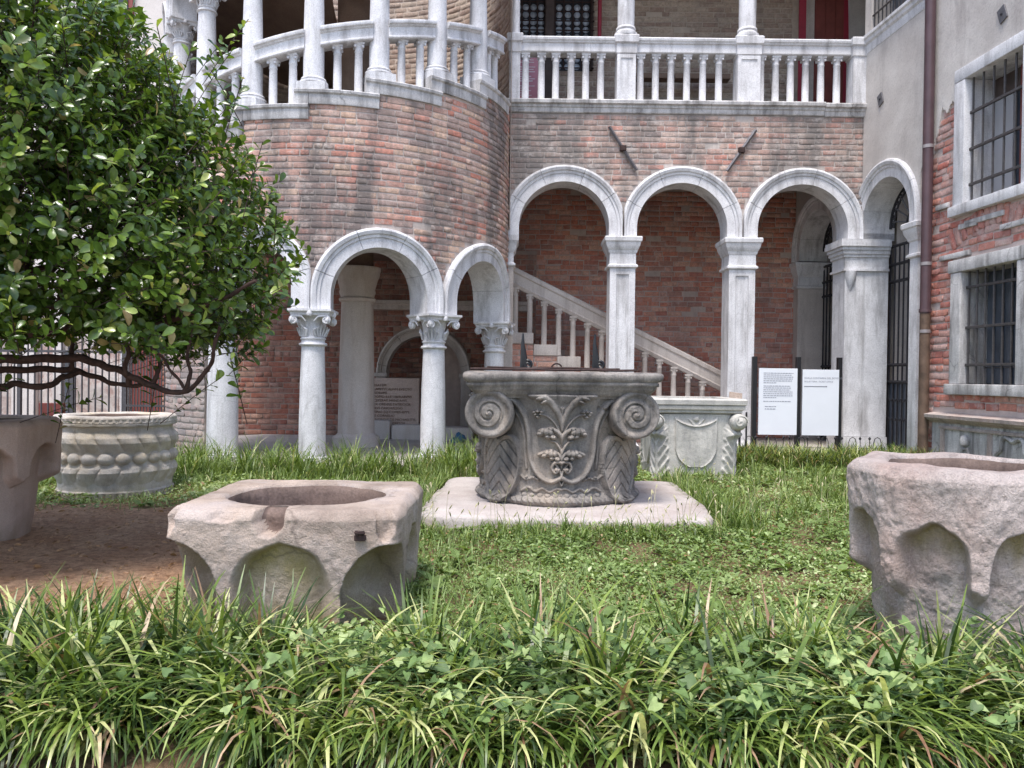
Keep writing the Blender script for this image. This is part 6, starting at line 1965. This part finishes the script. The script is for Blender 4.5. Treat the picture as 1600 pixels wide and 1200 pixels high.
# ================================================================== tree
tr = thing('tree', (-3.9, 4.5, 0), 'dense broadleaf evergreen tree with low spreading branches and glossy leaves', 'tree')
def limb(pts, r0, r1, name='branch'):
    P = crom(pts, 6); N = len(P)
    wob = [Vector(p) + Vector((.004 * math.sin(i * .9), .005 * math.cos(i * .7), .004 * math.sin(i * 1.1))) for i, p in enumerate(P)]
    return MB().tube(wob, [r0 + (r1 - r0) * i / (N - 1) + .0015 * math.sin(i * 2.3) for i in range(N)], 9).build(name, M_['bark'], tr, angle=60)
def pxs(L): return [tuple(at(*q)) for q in L]
limb([(-3.9, 4.5, -.1), (-3.88, 4.5, .5), (-3.80, 4.45, 1.0), (-3.86, 4.4, 1.6), (-3.7, 4.4, 2.4), (-3.5, 4.3, 3.1)], .13, .05, 'trunk')
limb([(-3.82, 4.46, .95)] + pxs([(-60, 568, 4.4), (0, 562, 4.35), (62, 561, 4.3), (124, 560, 4.25), (155, 569, 4.2), (186, 579, 4.15), (217, 594, 4.1), (247, 606, 4.1), (287, 613, 4.1), (322, 581, 4.1), (333, 555, 4.05), (342, 510, 4.0)]), .029, .008)
limb([(-3.82, 4.46, .9)] + pxs([(-60, 583, 4.5), (0, 579, 4.5), (62, 577, 4.5), (115, 579, 4.45), (155, 591, 4.4), (192, 602, 4.3), (240, 600, 4.25)]), .025, .010)
limb(pxs([(-120, 596, 4.5), (-60, 600, 4.45), (0, 606, 4.3), (20, 600, 4.3), (72, 604, 4.3), (95, 591, 4.35), (125, 582, 4.4)]), .021, .015)
limb(pxs([(-120, 500, 4.4), (0, 520, 4.3), (60, 520, 4.3), (120, 512, 4.2), (200, 520, 4.15), (270, 500, 4.1), (340, 470, 4.0), (400, 440, 3.9)]), .04, .008)
limb(pxs([(200, 602, 4.12), (197, 570, 4.1), (200, 540, 4.1), (185, 500, 4.1)]), .014, .008)
limb(pxs([(237, 600, 4.1), (248, 580, 4.1), (246, 550, 4.1), (238, 510, 4.1)]), .013, .007)
limb(pxs([(287, 612, 4.1), (297, 590, 4.1), (294, 560, 4.1), (300, 500, 4.1)]), .013, .006)
limb(pxs([(286, 606, 4.08), (262, 570, 4.05), (235, 540, 4.0), (200, 500, 4.0)]), .008, .005)
limb(pxs([(110, 578, 4.3), (113, 550, 4.3), (105, 510, 4.3)]), .013, .009)
rs = random.Random(8)
inner_l = []
for i in range(26):
    a = at(rs.uniform(-150, 200), rs.uniform(330, 520), rs.uniform(4.0, 4.8)); b_ = at(rs.uniform(20, 300), rs.uniform(120, 470), rs.uniform(3.9, 4.6))
    m = (Vector(a) + Vector(b_)) / 2 + Vector((0, 0, rs.uniform(-.15, .1)))
    limb([tuple(a), tuple(m), tuple(b_)], .014, .002)
# twigs with leaves spread through the crown's volume
CX, CY, CZ, AX, AY, AZ = -3.35, 4.35, 1.62, 2.14, 1.35, 1.76
ntw = 9600
d = rng.normal(0, 1, (ntw, 3)); d /= np.linalg.norm(d, axis=1, keepdims=True)
rad = rng.random(ntw) ** .33
rad = np.clip(.30 + .70 * rad, 0, 1)
lump = 1 + .10 * fbm(d[:, 0] * 2.5, d[:, 1] * 2.5, d[:, 2] * 2.5, 2, 101)
C = np.array([CX, CY, CZ]) + d * rad[:, None] * lump[:, None] * np.array([AX, AY, AZ])
keep = (C[:, 0] > -4.6) & (C[:, 2] > 1.16 + .12 * fbm(C[:, 0] * 2, C[:, 1] * 2, 0, 2, 103)) & (C[:, 1] < 5.3) & (C[:, 1] > 2.9)
C, d, rad = C[keep], d[keep], rad[keep]
# a few long shoots beyond the outline
sh = [at(388, 30, 3.9), at(352, 60, 3.9), at(365, 75, 3.9), at(330, 110, 3.95), at(245, 40, 3.9), at(300, 72, 3.9), at(380, 120, 3.9), at(372, 150, 3.9), at(410, 222, 3.9), at(395, 240, 3.9), at(432, 322, 3.85), at(450, 415, 3.85), at(456, 440, 3.85), at(360, 560, 4.0), at(345, 590, 4.05), at(160, 620, 4.2), at(108, 600, 4.3), at(20, 590, 4.25), at(290, 520, 4.1), at(250, 560, 4.1), at(330, 540, 4.1)]
C = np.vstack([C, np.array([tuple(s) for s in sh])])
d = np.vstack([d, np.tile([.6, -.3, .5], (len(sh), 1))]); rad = np.concatenate([rad, np.ones(len(sh))])
ntw = len(C)
tdir = d * np.array([1, 1, .7]) + np.array([0, 0, .35]) + rng.normal(0, .35, (ntw, 3)); tdir /= np.linalg.norm(tdir, axis=1, keepdims=True)
tl = rng.uniform(.14, .26, ntw)
tl[-len(sh):] = .3
per = 13
k = np.tile(np.arange(per), ntw); ti = np.repeat(np.arange(ntw), per)
frac = (k + rng.random(len(k)) * .8) / per
pos = C[ti] + tdir[ti] * ((frac - 1) * tl[ti])[:, None]
side = np.cross(tdir, rng.normal(0, 1, (ntw, 3))); side /= np.linalg.norm(side, axis=1, keepdims=True)
s2 = np.cross(tdir, side)
phi = k * 2.4 + rng.normal(0, .3, len(k))
out = side[ti] * np.cos(phi)[:, None] + s2[ti] * np.sin(phi)[:, None]
ld = tdir[ti] * (.35 + .9 * frac ** 3)[:, None] + out + np.array([0, 0, .12])
up = tdir[ti] * 1.0 + np.array([0, 0, .5]) + rng.normal(0, .25, (len(k), 3))
rot = axes(ld, up)
sc = rng.uniform(.030, .074, len(k)) * (.75 + .35 * np.sin(frac * 2.6))
T3, F3 = leaf_template([(.03, 0), (.19, .36), (.28, .70), (.20, .90), (.05, 1.0)], .28, .18)
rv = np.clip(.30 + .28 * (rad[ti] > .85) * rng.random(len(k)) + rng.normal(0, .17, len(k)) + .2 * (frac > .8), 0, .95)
od = rng.random(len(k)) < .02; rv[od] = rng.uniform(.96, 1, od.sum())
px = 800 + FPX * pos[:, 0] / pos[:, 1]; py = 587 - FPX * (pos[:, 2] - 1) / pos[:, 1]
vis = (px > 5) & (px < 460) & (py > 5) & (py < 560)
score = np.where(vis, sc / pos[:, 1] + .004 * (CY - pos[:, 1]), -1)
order = np.argsort(-score)
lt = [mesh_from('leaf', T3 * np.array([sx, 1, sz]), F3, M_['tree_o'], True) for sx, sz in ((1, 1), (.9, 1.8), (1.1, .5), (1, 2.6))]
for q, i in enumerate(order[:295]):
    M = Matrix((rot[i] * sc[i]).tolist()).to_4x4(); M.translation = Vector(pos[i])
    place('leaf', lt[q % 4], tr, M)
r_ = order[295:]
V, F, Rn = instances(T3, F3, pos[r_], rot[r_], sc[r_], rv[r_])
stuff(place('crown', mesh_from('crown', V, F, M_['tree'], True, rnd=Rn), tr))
# thin twigs
m = ntw
tw_pts = np.stack([C - tdir * (tl * 1.3)[:, None], C - tdir * (tl * .5)[:, None] + np.array([0, 0, .008]), C], 1)
VV, FF = [], []
off = np.array([(1, 0, 0), (-.5, .5, .7), (-.5, -.5, -.7)]) * .0028
V = (tw_pts[:, :, None, :] + off[None, None]).reshape(-1, 3)
I = np.arange(m)[:, None] * 9
q = np.array([(a * 3 + i, a * 3 + (i + 1) % 3, a * 3 + 3 + (i + 1) % 3, a * 3 + 3 + i) for a in range(2) for i in range(3)])
F = (I[:, :, None] + q[None]).reshape(-1, 4)
stuff(place('twigs', mesh_from('twigs', V, F, M_['bark']), tr))
